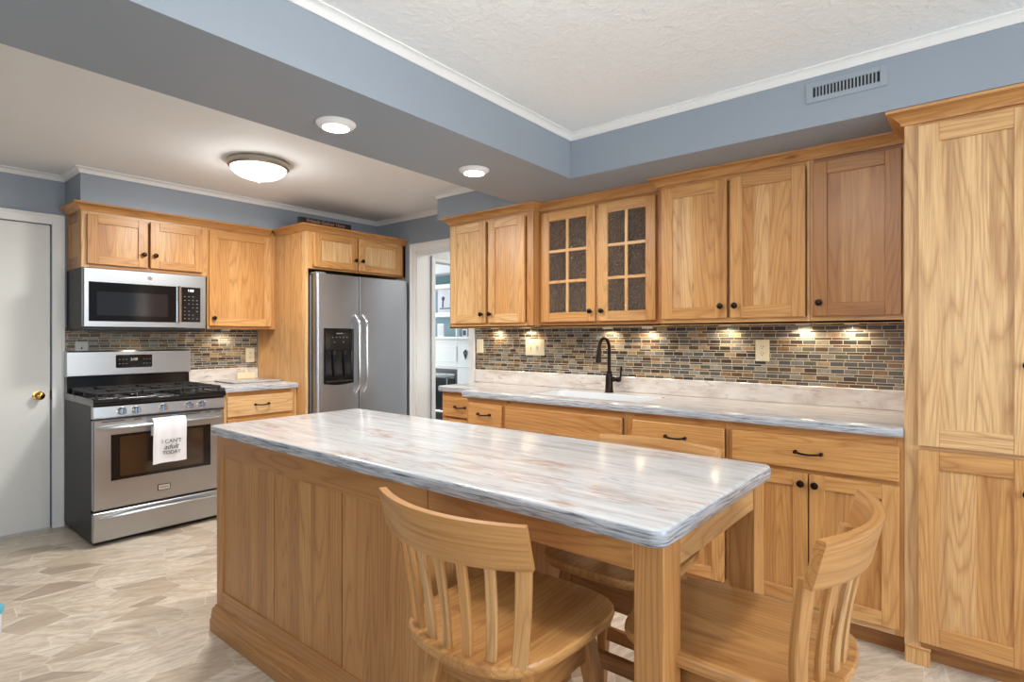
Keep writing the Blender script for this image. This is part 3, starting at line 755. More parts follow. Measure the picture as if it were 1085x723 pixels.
# board and little sign on it
mb = MB(); mb.loft([rrect(1.93, 2.295, 4.30, 4.66, .03, z) for z in (.915, .917)]+[rrect(1.922, 2.303, 4.292, 4.668, .034, .922), rrect(1.922, 2.303, 4.292, 4.668, .034, .927), rrect(1.926, 2.299, 4.296, 4.664, .032, .929)], M['marble'])
tag(mb.build('cutting_board', base=(2.11, 4.48, .915)), 'thin pale cutting board lying on the short counter beside the refrigerator', 'board')
t = thing('desk_sign', (2.165, 4.62, .9295), 'small cream block sign standing on the pale cutting board', 'sign')
mb = MB(); mb.box(2.092, 2.236, 4.612, 4.632, .9295, .978, M['cream'], 'x', .002, .9); mb.build('block', t)
mb = MB(); mb.lathe((2.164, 4.622, .978), (0, 0, 1), [(0, .012), (.012, .011), (.024, .008), (.03, 0)], M['cream'], 16); mb.build('finial', t)
# ------------------------------------------------------------------ refrigerator
t = thing('refrigerator', (2.80, 4.3, 0), 'stainless side-by-side refrigerator with a black water dispenser', 'refrigerator')
mb = MB(); mb.box(2.364, 3.244, 3.985, YW-.03, .03, 1.748, M['fridge_side'], 'z', .004); mb.build('body', t)
mb = MB(); mb.box(2.37, 3.238, 3.965, 4.0, .012, .075, M['black_satin'], 'z', .003); mb.build('kick_grille', t)
def rdoor(x0, x1, ra, rb):
    mb = MB(); y0, y1 = 3.893, 3.972; out = []
    n = 8
    for k in range(n+1):
        a = PI+PI/2*k/n; out.append((x0+ra+ra*math.cos(a), y0+ra+ra*math.sin(a)))
    for i in range(1, 8): out.append((x0+ra+(x1-x0-ra-rb)*i/8, y0-.006*math.sin(PI*i/8)))
    for k in range(n+1):
        a = 1.5*PI+PI/2*k/n; out.append((x1-rb+rb*math.cos(a), y0+rb+rb*math.sin(a)))
    out += [(x1, y1), (x0, y1)]
    mb.loft([[(x, y, z) for x, y in out] for z in (.085, 1.756)], M['fridge_steel'], 'z')
    return mb.build('door', t)
dl = rdoor(2.360, 2.7385, .022, .003); dr = rdoor(2.7455, 3.248, .003, .022)
for x0, x1 in ((2.38, 2.46), (3.15, 3.23)):
    mb = MB(); mb.box(x0, x1, 3.93, 4.05, 1.757, 1.772, M['fridge_side'], 'z', .004); mb.build('hinge_cover', t)
for (d, x, sg) in ((dl, 2.706, -1), (dr, 2.778, 1)):
    mb = MB(); pts = []
    for i in range(25):
        u = i/24; z = .825+u*.62; out = min(1, (min(u, 1-u))/.12); out = math.sin(out*PI/2)
        pts.append((x-sg*.0*out, 3.889-.052*out, z))
    mb.tube(pts, .0125, M['chrome'], 14)
    tag(mb.build('handle', d), 'bright tubular handle')
# dispenser
mb = MB(); FD = Face('R', 3.8885)
def curved_panel(mb, x0, x1, z0, z1, d0, d1, sag, m):
    lo = [(x0+(x1-x0)*i/12, z0-sag*math.sin(PI*i/12)) for i in range(13)]; hi = [(x1, z1), (x0, z1)]
    mb.loft([[FD.pt(a, z, d) for a, z in lo+hi] for d in (d0, d1)], m)
curved_panel(mb, 2.416, 2.682, .905, 1.335, 0, .006, .012, M['black'])
dp = mb.build('dispenser', dl)
mb = MB()
FD.box(mb, 2.424, 2.674, 1.165, 1.325, .006, .012, M['black'], 'z', .003); FD.box(mb, 2.424, 2.674, .915, .930, .006, .02, M['black_satin'], 'z', .003)
FD.box(mb, 2.424, 2.440, .93, 1.165, .006, .014, M['black'], 'z', .003); FD.box(mb, 2.658, 2.674, .93, 1.165, .006, .014, M['black'], 'z', .003)
mb.build('dispenser_frame', dl)
for x in (2.50, 2.595):
    mb = MB(); mb.tube([FD.pt(x, 1.13, .010), FD.pt(x-.004, 1.06, .016), FD.pt(x+.006, .96, .012)], [.016, .010, .014], M['black'], 10); mb.lathe(FD.pt(x, 1.16, .014), (0, 0, -1), [(0, .018), (.02, .016), (.05, .008)], M['black_satin'], 12)
    mb.build('dispenser_paddle', dl)
for (x0, x1, z0, z1) in [(2.482+i*.032, 2.492+i*.032, 1.262, 1.268) for i in range(5)]+[(2.52, 2.58, 1.292, 1.300), (2.50, 2.508, 1.225, 1.232), (2.58, 2.588, 1.225, 1.232)]:
    mb = MB(); FD.box(mb, x0, x1, z0, z1, .012, .0128, M['legend'], 'z', 0); mb.build('dispenser_button', dl)

# ------------------------------------------------------------------ range
t = thing('gas_range', (1.377, 4.4, 0), 'stainless freestanding gas range with black cooktop beside the white door', 'range')
RX0, RX1 = .997, 1.757
mb = MB(); mb.box(RX0, RX1, 4.118, 4.725, .03, .853, M['oven_side'], 'z', .003); mb.box(RX0+.02, RX1-.02, 4.15, 4.70, 0.001, .03, M['black_satin'], 'z', 0); mb.build('body', t)
FO = Face('R', 4.118)
mb = MB(); FO.box(mb, RX0+.001, RX1-.001, .032, .210, 0, .036, M['steel'], 'z', .006); dw = mb.build('drawer', t)
def bow(mb, x0, x1, z, dz, out, r, flat, m, y, n=20):
    pts = [(x0+(x1-x0)*i/n, y-out*math.sin(PI*min(1, max(0, i/n)))**.55, z+dz*math.sin(PI*i/n)) for i in range(n+1)]
    mb.tube(pts, [r*(.55 if i in (0, n) else .8 if i in (1, n-1) else 1) for i in range(n+1)], m, 12, flat=flat)
mb = MB(); bow(mb, RX0+.03, RX1-.03, .172, .012, .038, .013, .8, M['steel'], 4.083); mb.build('handle', dw)
mb = MB(); FO.box(mb, RX0+.001, RX1-.001, .222, .768, 0, .040, M['steel'], 'z', .006); od = mb.build('oven_door', t)
mb = MB(); FO.box(mb, 1.088, 1.666, .392, .672, .040, .0415, M['black'], 'z', 0); FO.box(mb, 1.136, 1.618, .412, .655, .0415, .0422, M['oven_glass'], 'z', 0); tag(mb.build('window', od), 'dark oven window in a black border')
for a0, a1 in ((1.04, 1.16), (1.21, 1.25), (1.28, 1.42), (1.46, 1.60), (1.63, 1.665), (1.69, 1.735)):
    mb = MB(); FO.box(mb, a0, a1, .752, .757, .039, .0408, M['dark_slot'], 'z', 0); mb.build('vent_slot', od)
mb = MB(); bow(mb, RX0+.018, RX1-.018, .718, .0, .042, .0165, .75, M['steel'], 4.080); mb.build('handle', od)
mb = MB(); FO.box(mb, 1.342, 1.416, .279, .319, .040, .043, M['black_satin'], 'z', .002); bd = mb.build('badge', od)
mb = MB(); FO.box(mb, 1.346, 1.412, .283, .315, .043, .0435, M['chrome'], 'z', 0); mb.build('badge_plate', od)
text_mesh('lettering', 'FRIGIDAIRE', .0125, M['black_satin'], od, FO.pt(1.379, .299, .0437), FO.a, (0, 0, 1), .0002, xs=.8)
mb = MB()
mb.loft([[(x, y, z) for y, z in ((4.118, .774), (4.072, .776), (4.066, .784), (4.074, .846), (4.080, .850), (4.118, .850))] for x in (RX0+.001, RX1-.001)], M['steel'], 'x'); cp = mb.build('control_panel', t)
for x in (1.142, 1.219, 1.372, 1.526, 1.604):
    mb = MB(); ax = Vector((0, -1, .12)); c = Vector((x, 4.0705, .812))
    mb.lathe(c, ax, [(0, .0275), (.004, .0275), (.006, .023), (.024, .021), (.028, .018), (.0285, 0)], M['chrome'], 24)
    mb.box(x-.0045, x+.0045, 4.034, 4.052, .795, .833, M['knob_blue'], 'z', .002)
    tag(mb.build('knob', cp), 'bright knob with a blue-tinted grip')
mb = MB()
mb.loft([[(x, y, z) for y, z in ((4.72, .853), (4.075, .853), (4.062, .858), (4.058, .868), (4.058, .884), (4.064, .893), (4.085, .896), (4.72, .896))] for x in (RX0-.002, RX1+.003)], M['black'], 'x'); ct = mb.build('cooktop', t)
for (bx, by, br) in ((1.145, 4.23, .045), (1.145, 4.50, .036), (1.377, 4.365, .052), (1.61, 4.23, .040), (1.61, 4.50, .042)):
    mb = MB(); mb.lathe((bx, by, .896), (0, 0, 1), [(0, br+.018), (.003, br+.016), (.004, br), (.012, br*.9), (.013, br*.72), (.019, br*.7), (.020, br*.62), (.0205, 0)], M['iron'], 24); mb.build('burner', ct)
for (g0, g1) in ((1.015, 1.255), (1.262, 1.492), (1.499, 1.739)):
    mb = MB(); zt0, zt1 = .918, .932
    gy0, gy1 = 4.095, 4.63
    for y in (gy0, (gy0+gy1)/2, gy1): mb.box(g0, g1, y-.006, y+.006, zt0, zt1, M['iron'], 'z', .003)
    for x in (g0+.006, g1-.006): mb.box(x-.006, x+.006, gy0, gy1, zt0, zt1, M['iron'], 'z', .003)
    xc = (g0+g1)/2
    for yc in ((gy0*3+gy1)/4, (gy0+gy1*3)/4):
        for (dx, dy) in ((1, 0), (-1, 0), (0, 1), (0, -1)):
            a0, a1 = .03, (.115 if dx else .13)
            mb.box(xc+dx*a0-(.005 if dy else 0), xc+dx*a1+(.005 if dy else 0), yc+dy*a0-(.005 if dx else 0), yc+dy*a1+(.005 if dx else 0), zt0+.001, zt1+.002, M['iron'], 'z', .002)
    for x in (g0+.008, g1-.008):
        for y in (gy0+.004, (gy0+gy1)/2, gy1-.004): mb.box(x-.006, x+.006, y-.006, y+.006, .8955, zt0+.002, M['iron'], 'z', .001)
    mb.build('grate', ct)
mb = MB(); mb.loft([[(x, y, z) for y, z in ((4.725, .896), (4.655, .896), (4.66, .93), (4.668, 1.003), (4.725, 1.003))] for x in (RX0, RX1-.008)], M['black'], 'x'); mb.build('splash_panel', t)
mb = MB(); mb.loft([[(x, y, z) for y, z in ((4.725, 1.003), (4.648, 1.003), (4.642, 1.008), (4.646, 1.165), (4.654, 1.174), (4.725, 1.174))] for x in (RX0-.002, RX1-.006)], M['steel'], 'x'); bgp = mb.build('backguard', t)
FG = Face('R', 4.643)
mb = MB(); mb.loft([[(p[0], 4.6455-dd, p[1]) for p in [(q[0], q[1]) for q in rrect(1.268, 1.492, 1.052, 1.143, .008, 0)]] for dd in (0, .004)], M['black']); dsp = mb.build('display', bgp)
for (x0, w) in [(1.285+i*.021, .011) for i in range(3)]+[(1.435+i*.019, .009) for i in range(3)]:
    for j in range(2):
        mb = MB(); FG.box(mb, x0, x0+w, 1.078+j*.03, 1.083+j*.03, .0015, .0022, M['legend'], 'z', 0); mb.build('button', bgp)
text_mesh('clock_digits', '2:08', .026, M['lcd_green'], bgp, FG.pt(1.378, 1.110, .0017), FG.a, (0, 0, 1), .0002)
# towel over the oven handle
tw = MB(); x0, x1 = 1.300, 1.488
sec = [(4.064, .64), (4.066, .70), (4.062, .735), (4.045, .752), (4.026, .745), (4.016, .72), (4.017, .66), (4.021, .60), (4.023, .54), (4.022, .468)]
nx = 15; th = .0022; ring_o = []; vs = []; fs = []
rows = len(sec)
for side in (0, 1):
    for j, (y, z) in enumerate(sec):
        for i in range(nx):
            u = i/(nx-1); w = .0035*math.sin(u*9+.4)*(j/rows)+.002*math.sin(u*21)
            a, b = sec[max(j-1, 0)], sec[min(j+1, rows-1)]; ty, tz = b[0]-a[0], b[1]-a[1]; L = math.hypot(ty, tz)
            ny, nz = tz/L, -ty/L
            zz = z+(.004*math.sin(u*5) + (.008*abs(u-.5) if j == rows-1 else 0)+(-.010*(1-u) if j == rows-1 else 0))*(1 if j == rows-1 else 0)
            xx = x0+(x1-x0)*u+(.004*(u-.5)*2*(j/rows))
            vs.append((xx, y+ny*th*side*1.0-(w if j > 4 else 0), zz+nz*th*side))
o = rows*nx
for j in range(rows-1):
    for i in range(nx-1):
        a = j*nx+i; fs.append((a, a+1, a+nx+1, a+nx)); fs.append((o+a, o+a+nx, o+a+nx+1, o+a+1))
for i in range(nx-1):
    fs.append((i, o+i, o+i+1, i+1)); b = (rows-1)*nx+i; fs.append((b, b+1, o+b+1, o+b))
for j in range(rows-1):
    a = j*nx; fs.append((a, a+nx, o+a+nx, o+a)); a = j*nx+nx-1; fs.append((a, o+a, o+a+nx, a+nx))
tw.add(vs, fs, M['cloth']); tob = tw.build('dish_towel', base=(1.394, 4.02, .47)); tag(tob, 'white cotton dish towel with black lettering hung over the oven handle', 'towel')
FT = Face('R', 4.0125)
text_mesh('lettering', "I CAN'T", .034, M['ink'], tob, FT.pt(1.402, .600, 0), FT.a, (0, 0, 1), .0006)
text_mesh('lettering', "adult", .042, M['ink'], tob, FT.pt(1.398, .564, 0), FT.a, (0, 0, 1), .0009, .35)
text_mesh('lettering', "TODAY", .031, M['ink'], tob, FT.pt(1.402, .528, 0), FT.a, (0, 0, 1), .0006)
# ------------------------------------------------------------------ microwave
t = thing('microwave', (1.38, 4.55, 1.315), 'stainless over-the-range microwave fixed under the short wall cabinet', 'microwave')
mb = MB(); mb.box(1.014, 1.747, 4.392, YT-.0005, 1.318, 1.713, M['oven_side'], 'z', .003); mb.box(1.03, 1.73, 4.40, 4.72, 1.305, 1.318, M['black_satin'], 'z', .002); mb.build('body', t)
FM = Face('R', 4.392)
mb = MB(); FM.box(mb, 1.013, 1.748, 1.330, 1.712, 0, .040, M['steel'], 'z', .006); FM.box(mb, 1.015, 1.746, 1.316, 1.329, 0, .03, M['black_satin'], 'z', .002); md = mb.build('door', t)
mb = MB(); FM.box(mb, 1.042, 1.548, 1.370, 1.622, .040, .0415, M['black'], 'z', 0); FM.box(mb, 1.084, 1.494, 1.408, 1.562, .0415, .0421, M['mw_glass'], 'z', 0); tag(mb.build('window', md), 'dark window in a black border')
mb = MB(); FM.box(mb, 1.580, 1.708, 1.374, 1.622, .040, .0425, M['black'], 'z', .002); mc = mb.build('control_panel', md)
text_mesh('clock_digits', '1:00', .024, M['lcd'], md, FM.pt(1.642, 1.598, .0427), FM.a, (0, 0, 1), .0002)
for r_ in range(7):
    for c_ in range(4):
        if (r_+c_) % 5 == 4: continue
        mb = MB(); FM.box(mb, 1.598+c_*.027, 1.608+c_*.027, 1.397+r_*.026, 1.401+r_*.026, .0425, .0429, M['legend'], 'z', 0); mb.build('button', md)
mb = MB(); mb.loft([[FM.pt(a, z, d) for a, d in ((1.552, .040), (1.550, .066), (1.556, .074), (1.570, .074), (1.576, .066), (1.574, .040))] for z in (1.372, 1.624)], M['chrome']); mb.build('handle', md)
mb = MB(); mb.lathe(FM.pt(1.385, 1.668, .040), FM.n, [(0, .014), (.002, .014), (.0025, .0)], M['chrome'], 24); mb.lathe(FM.pt(1.385, 1.668, .0415), FM.n, [(0, .0115), (.0015, .0115), (.0017, 0)], M['fridge_side'], 24); mb.build('badge', md)
text_mesh('lettering', 'GE', .014, M['chrome'], md, FM.pt(1.385, 1.668, .0433), FM.a, (0, 0, 1), .0002, .2)

# ------------------------------------------------------------------ plates on the walls
def plate(label, F, a0, a1, z0, z1, kind, m, cat):
    nm = {'outlet': 'outlet', 'switch': 'light_switch', 'gang': 'switch_plate', 'jack': 'outlet'}[kind]
    c = F.pt((a0+a1)/2, (z0+z1)/2, 0); t = thing(nm, c, label, cat)
    mb = MB(); F.box(mb, a0, a1, z0, z1, 0, .006, m, 'z', .0025); mb.build('plate', t)
    w = abs(a1-a0)
    def rocker(ac, lbl=True):
        mb = MB(); zc = (z0+z1)/2; F.box(mb, ac-.016, ac+.016, zc-.033, zc+.033, .006, .0085, m, 'z', .001); mb.build('insert', t)
    def recept(ac):
        zc = (z0+z1)/2; mb = MB(); F.box(mb, ac-.017, ac+.017, zc-.034, zc+.034, .006, .008, m, 'z', .001)
        for dz in (-.018, .018):
            for da in (-.006, .006): F.box(mb, ac+da-.0013, ac+da+.0013, zc+dz-.001, zc+dz+.008, .008, .0083, M['dark_slot'], 'z', 0)
            F.box(mb, ac-.0022, ac+.0022, zc+dz-.010, zc+dz-.0055, .008, .0083, M['dark_slot'], 'z', 0)
        mb.build('insert', t)
    ac = (a0+a1)/2
    if kind == 'outlet': recept(ac)
    elif kind == 'switch': rocker(ac)
    elif kind == 'jack':
        mb = MB(); F.box(mb, ac-.004, ac+.004, (z0+z1)/2-.010, (z0+z1)/2+.006, .006, .0068, M['dark_slot'], 'z', 0); mb.build('insert', t)
    else:
        lo = min(a0, a1)
        for k in (1, 3):
            zc = (z0+z1)/2; mb = MB(); F.box(mb, lo+w*(k+1.2)/6-.003, lo+w*(k+1.2)/6+.003, zc-.010, zc+.010, .006, .013, m, 'z', .001); F.box(mb, lo+w*(k+1.2)/6-.006, lo+w*(k+1.2)/6+.006, zc-.013, zc+.013, .006, .0066, M['grey_plastic'], 'z', 0); mb.build('toggle', t)
        rocker(lo+w*.18)
FTs, FTr = Face('S', XT), Face('R', YT)
plate('almond outlet on the mosaic tile beneath the darker single-door wall cabinet', FTs, .897, .970, 1.135, 1.254, 'outlet', M['almond'], 'outlet')
plate('wide almond switch plate on the mosaic tile left of the faucet', FTs, 2.425, 2.597, 1.134, 1.250, 'gang', M['almond'], 'switch')
plate('narrow almond switch on the mosaic tile beside the doorway', FTs, 3.020, 3.092, 1.144, 1.250, 'switch', M['almond'], 'switch')
plate('almond outlet on the mosaic tile beside the refrigerator panel', FTr, 2.217, 2.290, 1.056, 1.174, 'outlet', M['almond'], 'outlet')
plate('grey single-hole plate on the tile just above the range backguard', FTr, 1.058, 1.132, 1.150, 1.238, 'jack', M['grey_plastic'], 'outlet')

# ------------------------------------------------------------------ island
t = thing('kitchen_island', (1.41, 1.52, 0), 'long wooden kitchen island with pale streaked top and two table legs', 'island')
IX0, IX1, IY0, IY1 = 1.035, 1.790, .478, 2.558
mb = MB(); r = .032
def isl(d, z): return rrect(IX0+d, IX1-d, IY0+d, IY1-d, r-d if r-d > .004 else .004, z, 8)
mb.loft([isl(.010, .850), isl(.004, .852), isl(.001, .857), isl(.001, .866), isl(.0, .871), isl(.0, .880), isl(.002, .886), isl(.006, .8895), isl(.012, .8905)], M['marble'], 'y'); mb.build('countertop', t)
FI = Face('S', 1.066); BYE = 1.195
mb = MB(); mb.box(1.092, 1.752, BYE+.01, 2.535, .0, .849, WD, 'z', 0, .4)
frame_board(FI, mb, 2.487, 2.546, .0, .849, 'z', -.02, 0, .35)
frame_board(FI, mb, BYE, 2.487, .757, .849, 'a', -.02, 0, .22); frame_board(FI, mb, BYE, 2.487, .10, .182, 'a', -.02, -.0005, .28)
for (a0, a1, tn) in ((2.062, 2.487, (.42, .22, .4, .3, .42)), (1.617, 2.062, (.3, .38, .5, .2, .34)), (BYE, 1.617, (.38, .28, .2, .34))):
    planks(FI, mb, a0+.003, a1-.003 if a1 < 2.48 else a1, .182, .757, -.02, -.006, 'z', .085, tones=tn)
planks(Face('R', BYE), mb, 1.067, 1.755, .0, .849, -.012, 0, 'z', .14, tones=(.5, .4, .6))
planks(Face('R', 2.556), mb, 1.067, 1.755, .0, .849, 0.012, .02, 'z', .14)
mb.box(1.745, 1.757, BYE, 2.54, 0, .849, WD, 'z', 0, .4)
mb.build('base', t)
mb = MB(); MOLD = [(0, 0), (.020, 0), (.020, .052), (.016, .056), (.017, .064), (.013, .096), (.007, .104), (.004, .112), (0, .114)]
mb.sweep([(1.757, 2.548), (1.066, 2.548), (1.066, BYE), (1.757, BYE)], MOLD, WD, 1, .3); mb.build('base_moulding', t)
LEG = [(1.073, .494, .083, .068), (1.668, .494, .083, .072)]
for (lx, ly, lw, ld) in LEG:
    mb = MB(); mb.box(lx, lx+lw, ly, ly+ld, 0, .8495, WD, 'z', .003, .34); mb.build('leg', t)
mb = MB(); FI2 = Face('S', 1.067); FI2.box(mb, .56, BYE-.001, .783, .849, -.022, 0, WD, 'a', .0015, .25); mb.build('apron', t)
mb = MB(); mb.box(1.715, 1.737, .56, BYE-.001, .783, .849, WD, 'y', .0015, .4); mb.build('apron', t)
mb = MB(); Face('R', .500).box(mb, 1.155, 1.669, .780, .849, -.022, 0, WD, 'a', .0015, .75); mb.build('apron', t)

# ------------------------------------------------------------------ swivel stools
def make_stool(label, group=None):
    t = thing('counter_stool', (0, 0, 0), label, 'stool', group)
    # seat: dished, bowed rear edge, rounded front corners
    mb = MB(); nseg = 64; SE = M['seat']
    def outline(k):
        out = []
        for i in range(nseg):
            a = 2*PI*i/nseg; ca, sa = math.cos(a), math.sin(a); n_ = 4.6
            q = (abs(ca)**n_+abs(sa)**n_)**(-1/n_); x, y = .205*q*ca, .205*q*sa
            if y < 0: y -= .042*(1-(x/.205)**2)*min(1, -y/.15); x *= 1-.06*min(1, -y/.2)
            else: y += .012*(1-(x/.205)**2)*min(1, y/.15)
            out.append((x*k, y*k))
        return out
    ringz = [(.30, .574), (.90, .574), (.965, .5765), (.99, .583), (1.0, .592), (.998, .600), (.985, .604), (.955, .605), (.80, .6025), (.55, .599), (.28, .598)]
    rings = [[(x, y, z) for x, y in outline(k)] for k, z in ringz]
    gps = [(p[1], p[0], p[2]) for r_ in rings for p in r_]
    mb.loft(rings, SE, gp=gps); mb.build('seat', t, (0, 0, 0))
    # back rail: bowed in plan, leaning
    def arc(u, half, ye, bow): return Vector((half*u, ye-bow*(1-u*u), 0))
    mb = MB(); n = 18; rings = []; gps = []
    for i in range(n+1):
        u = -1+2*i/n; base = arc(u, .219, -.226, .058); dd = Vector((.219, -(-.058*2*u), 0)); dd = Vector((.219, .116*u, 0)).normalized(); nr = Vector((dd.y, -dd.x, 0))
        ring = []
        for (h, o) in ((0, .010), (.006, .011), (.086, .011), (.092, .009), (.092, -.009), (.086, -.011), (.006, -.011), (0, -.010)):
            lean = -.26*(h-.09)
            drop = .006*(1-u*u) if h < .01 else 0
            p = base+nr*(o)+Vector((0, lean*-1*-1, 0)); ring.append((p.x, p.y, .818+h-drop)); gps.append((.219*u, h, o))
        rings.append(ring)
    mb.loft(rings, M['stool'], gp=gps, tone=.55); mb.build('back_rail', t, (0, 0, 0))
    for i in range(7):
        u = -1+2*i/6; b = arc(u, .160, -.176, .046); tp = arc(u, .190, -.196, .058); post = i in (0, 6)
        mb = MB(); w, th_ = (.034, .020) if post else (.024, .013)
        p0 = Vector((b.x, b.y, .597)); p1 = Vector((tp.x, tp.y-.002, .828)); side = Vector((.16, .092*u, 0))
        mid = p0.lerp(p1, .45)+Vector((0, .006, 0)); dirs = Vector((0, 0, 1)).cross(Vector((0, 0, 1)))
        rings = []; gps = []; sd = side.normalized(); fr = Vector((sd.y, -sd.x, 0)); ch = .003
        for k in range(9):
            f = k/8; c = p0*(1-f)**2+(mid*2-(p0+p1)*.5)*2*f*(1-f)+p1*f*f
            loc = [(-w/2+ch, -th_/2), (w/2-ch, -th_/2), (w/2, -th_/2+ch), (w/2, th_/2-ch), (w/2-ch, th_/2), (-w/2+ch, th_/2), (-w/2, th_/2-ch), (-w/2, -th_/2+ch)]
            rings.append([c+sd*q[0]+fr*q[1] for q in loc]); gps += [(.25*f, q[0], q[1]) for q in loc]
        mb.loft(rings, M['stool'], gp=gps, tone=.5+.35*random.random())
        mb.build('post' if post else 'spindle', t, (0, 0, 0))
    mb = MB(); mb.lathe((0, 0, .549), (0, 0, 1), [(0, .09), (.004, .10), (.018, .10), (.0245, .11)], M['black_satin'], 28); mb.build('swivel_plate', t, (0, 0, 0))
    mb = MB()
    for sx in (-1, 1): mb.box(sx*.125-.010, sx*.125+.010, -.115, .115, .470, .548, M['stool'], 'y', .002, .3)
    for sy in (-1, 1): mb.box(-.115, .115, sy*.125-.010, sy*.125+.010, .470, .548, M['stool'], 'x', .002, .3)
    mb.box(-.12, .12, -.12, .12, .530, .549, M['stool'], 'x', 0, .3)
    mb.build('seat_frame', t, (0, 0, 0))
    for sx in (-1, 1):
        for sy in (-1, 1):
            mb = MB(); mb.beam((sx*.122, sy*.122, .549), (sx*.200, sy*.200, 0), .042, .042, .034, .034, M['stool'], (1, 0, 0), .45); mb.build('leg', t, (0, 0, 0))
    def at(z): return .122+.078*(.549-z)/.549
    for (sy, z) in ((1, .33), (-1, .22)):
        a = at(z); mb = MB(); mb.beam((-a, sy*a, z), (a, sy*a, z), .045, .020, .045, .020, M['stool'], (0, 0, 1), .3); mb.build('stretcher', t, (0, 0, 0))
    for sx in (-1, 1):
        z = .26; a = at(z); mb = MB(); mb.beam((sx*a, -a, z), (sx*a, a, z), .034, .018, .034, .018, M['stool'], (0, 0, 1), .4); mb.build('stretcher', t, (0, 0, 0))
    return t
def dup(root, label):
    r = root.copy(); COL.objects.link(r); r['label'] = label
    for ch in list(root.children):
        c = ch.copy(); COL.objects.link(c); c.parent = r
    return r
stool = make_stool('swivel wooden stool whose curved rail and spindles back onto the long panelled island side', 'wooden stools around the island')
stool.location = (1.07, .885, 0); stool.rotation_euler = (0, 0, -PI/2)
s2 = dup(stool, 'swivel wooden stool at the open end of the island, facing its two legs'); s2.location = (1.335, .445, 0); s2.rotation_euler = (0, 0, 0)
s3 = dup(stool, 'wooden stool on the sink side of the island, only its rail above the top'); s3.location = (1.592, .87, 0); s3.rotation_euler = (0, 0, PI/2)

# ------------------------------------------------------------------ ceiling fittings
def spot(name, loc, power, color, angle, blend=.6, rad=.03):
    d = bpy.data.lights.new(name, 'SPOT'); d.energy = power; d.color = color; d.spot_size = angle; d.spot_blend = blend; d.shadow_soft_size = rad
    o = bpy.data.objects.new(name, d); COL.objects.link(o); o.location = loc; return o
def dome(x, y, zc, r, label, power, up):
    t = thing('ceiling_light', (x, y, zc), label, 'lamp')
    mb = MB(); mb.lathe((x, y, zc-.001), (0, 0, -1), [(0, r*.94), (.004, r*.99), (.02, r), (.034, r*.985), (.040, r*.95), (.042, r*.90), (.030, r*.88)], M['nickel'], 48); mb.build('rim', t)
    mb = MB(); pr = [(.034, r*.9)]+[(.036+.075*math.sin(a*PI/2/12), r*.9*math.cos(a*PI/2/12)) for a in range(1, 13)]
    mb.lathe((x, y, zc), (0, 0, -1), pr, M['lamp_on'], 48); mb.build('glass_bowl', t)
    mb = MB(); mb.lathe((x, y, zc-.108), (0, 0, -1), [(0, .014), (.004, .014), (.008, .009), (.016, .010), (.022, .0)], M['nickel'], 20); mb.build('finial', t)
    d = bpy.data.lights.new('lamp_bulb', 'AREA'); d.shape = 'DISK'; d.size = r*1.5; d.energy = power; d.color = SOFT; d.spread = PI
    o = bpy.data.objects.new('lamp_bulb', d); COL.objects.link(o); o.location = (x, y, zc-.140)
    d2 = bpy.data.lights.new('lamp_bulb', 'POINT'); d2.energy = power*up; d2.color = SOFT; d2.shadow_soft_size = .06
    o2 = bpy.data.objects.new('lamp_bulb', d2); COL.objects.link(o2); o2.location = (x, y, zc-.165)
dome(1.68, 3.42, ZC, .178, 'domed frosted ceiling light with a nickel rim on the range-side ceiling', POW_DOME_K, .22)
dome(.93, .68, ZT, .178, 'domed frosted ceiling light with a nickel rim over the island', POW_DOME_T, 4.1)
for (x, y, lb) in ((1.33, 2.05, 'round white flush disc light on the beam nearer the range side'), (2.165, 2.06, 'round white flush disc light on the beam nearer the sink cabinets')):
    t = thing('disc_light', (x, y, ZU), lb, 'lamp', 'disc lights on the ceiling beam')
    mb = MB(); mb.lathe((x, y, ZU-.0005), (0, 0, -1), [(0, .080), (.004, .080), (.012, .072), (.020, .058), (.021, .052)], M['white_matte'], 40); mb.build('trim_ring', t)
    mb = MB(); mb.lathe((x, y, ZU-.015), (0, 0, -1), [(0, .0535), (.0065, .0535), (.008, .045), (.0085, 0)], M['disc_on'], 32); mb.build('lens', t)
    d = bpy.data.lights.new('disc_bulb', 'AREA'); d.shape = 'DISK'; d.size = .1; d.energy = POW_DISC; d.color = (1, .95, .88)
    o = bpy.data.objects.new('disc_bulb', d); COL.objects.link(o); o.location = (x, y, ZU-.03)
def puck(loc, label, power=POW_PUCK):
    x, y, z = loc; t = thing('under_cabinet_light', (x, y, z), label, 'lamp', 'puck lights under the wall cabinets')
    mb = MB(); mb.lathe((x, y, z), (0, 0, -1), [(0, .034), (.010, .034), (.012, .031), (.012, .026)], M['white_matte'], 24); mb.build('housing', t)
    mb = MB(); mb.lathe((x, y, z-.008), (0, 0, -1), [(0, .026), (.003, .025), (.0032, 0)], M['puck_on'], 20); mb.build('lens', t)
    spot('puck_bulb', (x, y, z-.014), power, WARM, math.radians(168), .7, .015)
for y, w in ((2.86, 'beside the doorway'), (2.55, 'above the wide switch plate'), (1.88, 'left of the faucet'), (1.60, 'right of the faucet'), (1.12, 'left of the outlet'), (.72, 'right of the outlet'), (.50, 'next to the pantry')):
    puck((3.235, y, ZB+.0115 if not 1.39 < y < 2.27 else ZB-.0005), 'small puck light beneath the sink-side wall cabinets, '+w)
puck((2.02, 4.66, 1.3315), 'small puck light beneath the single-door cabinet by the refrigerator')
spot('hood_bulb', (1.38, 4.62, 1.30), .7, WARM, math.radians(150), .8, .02)
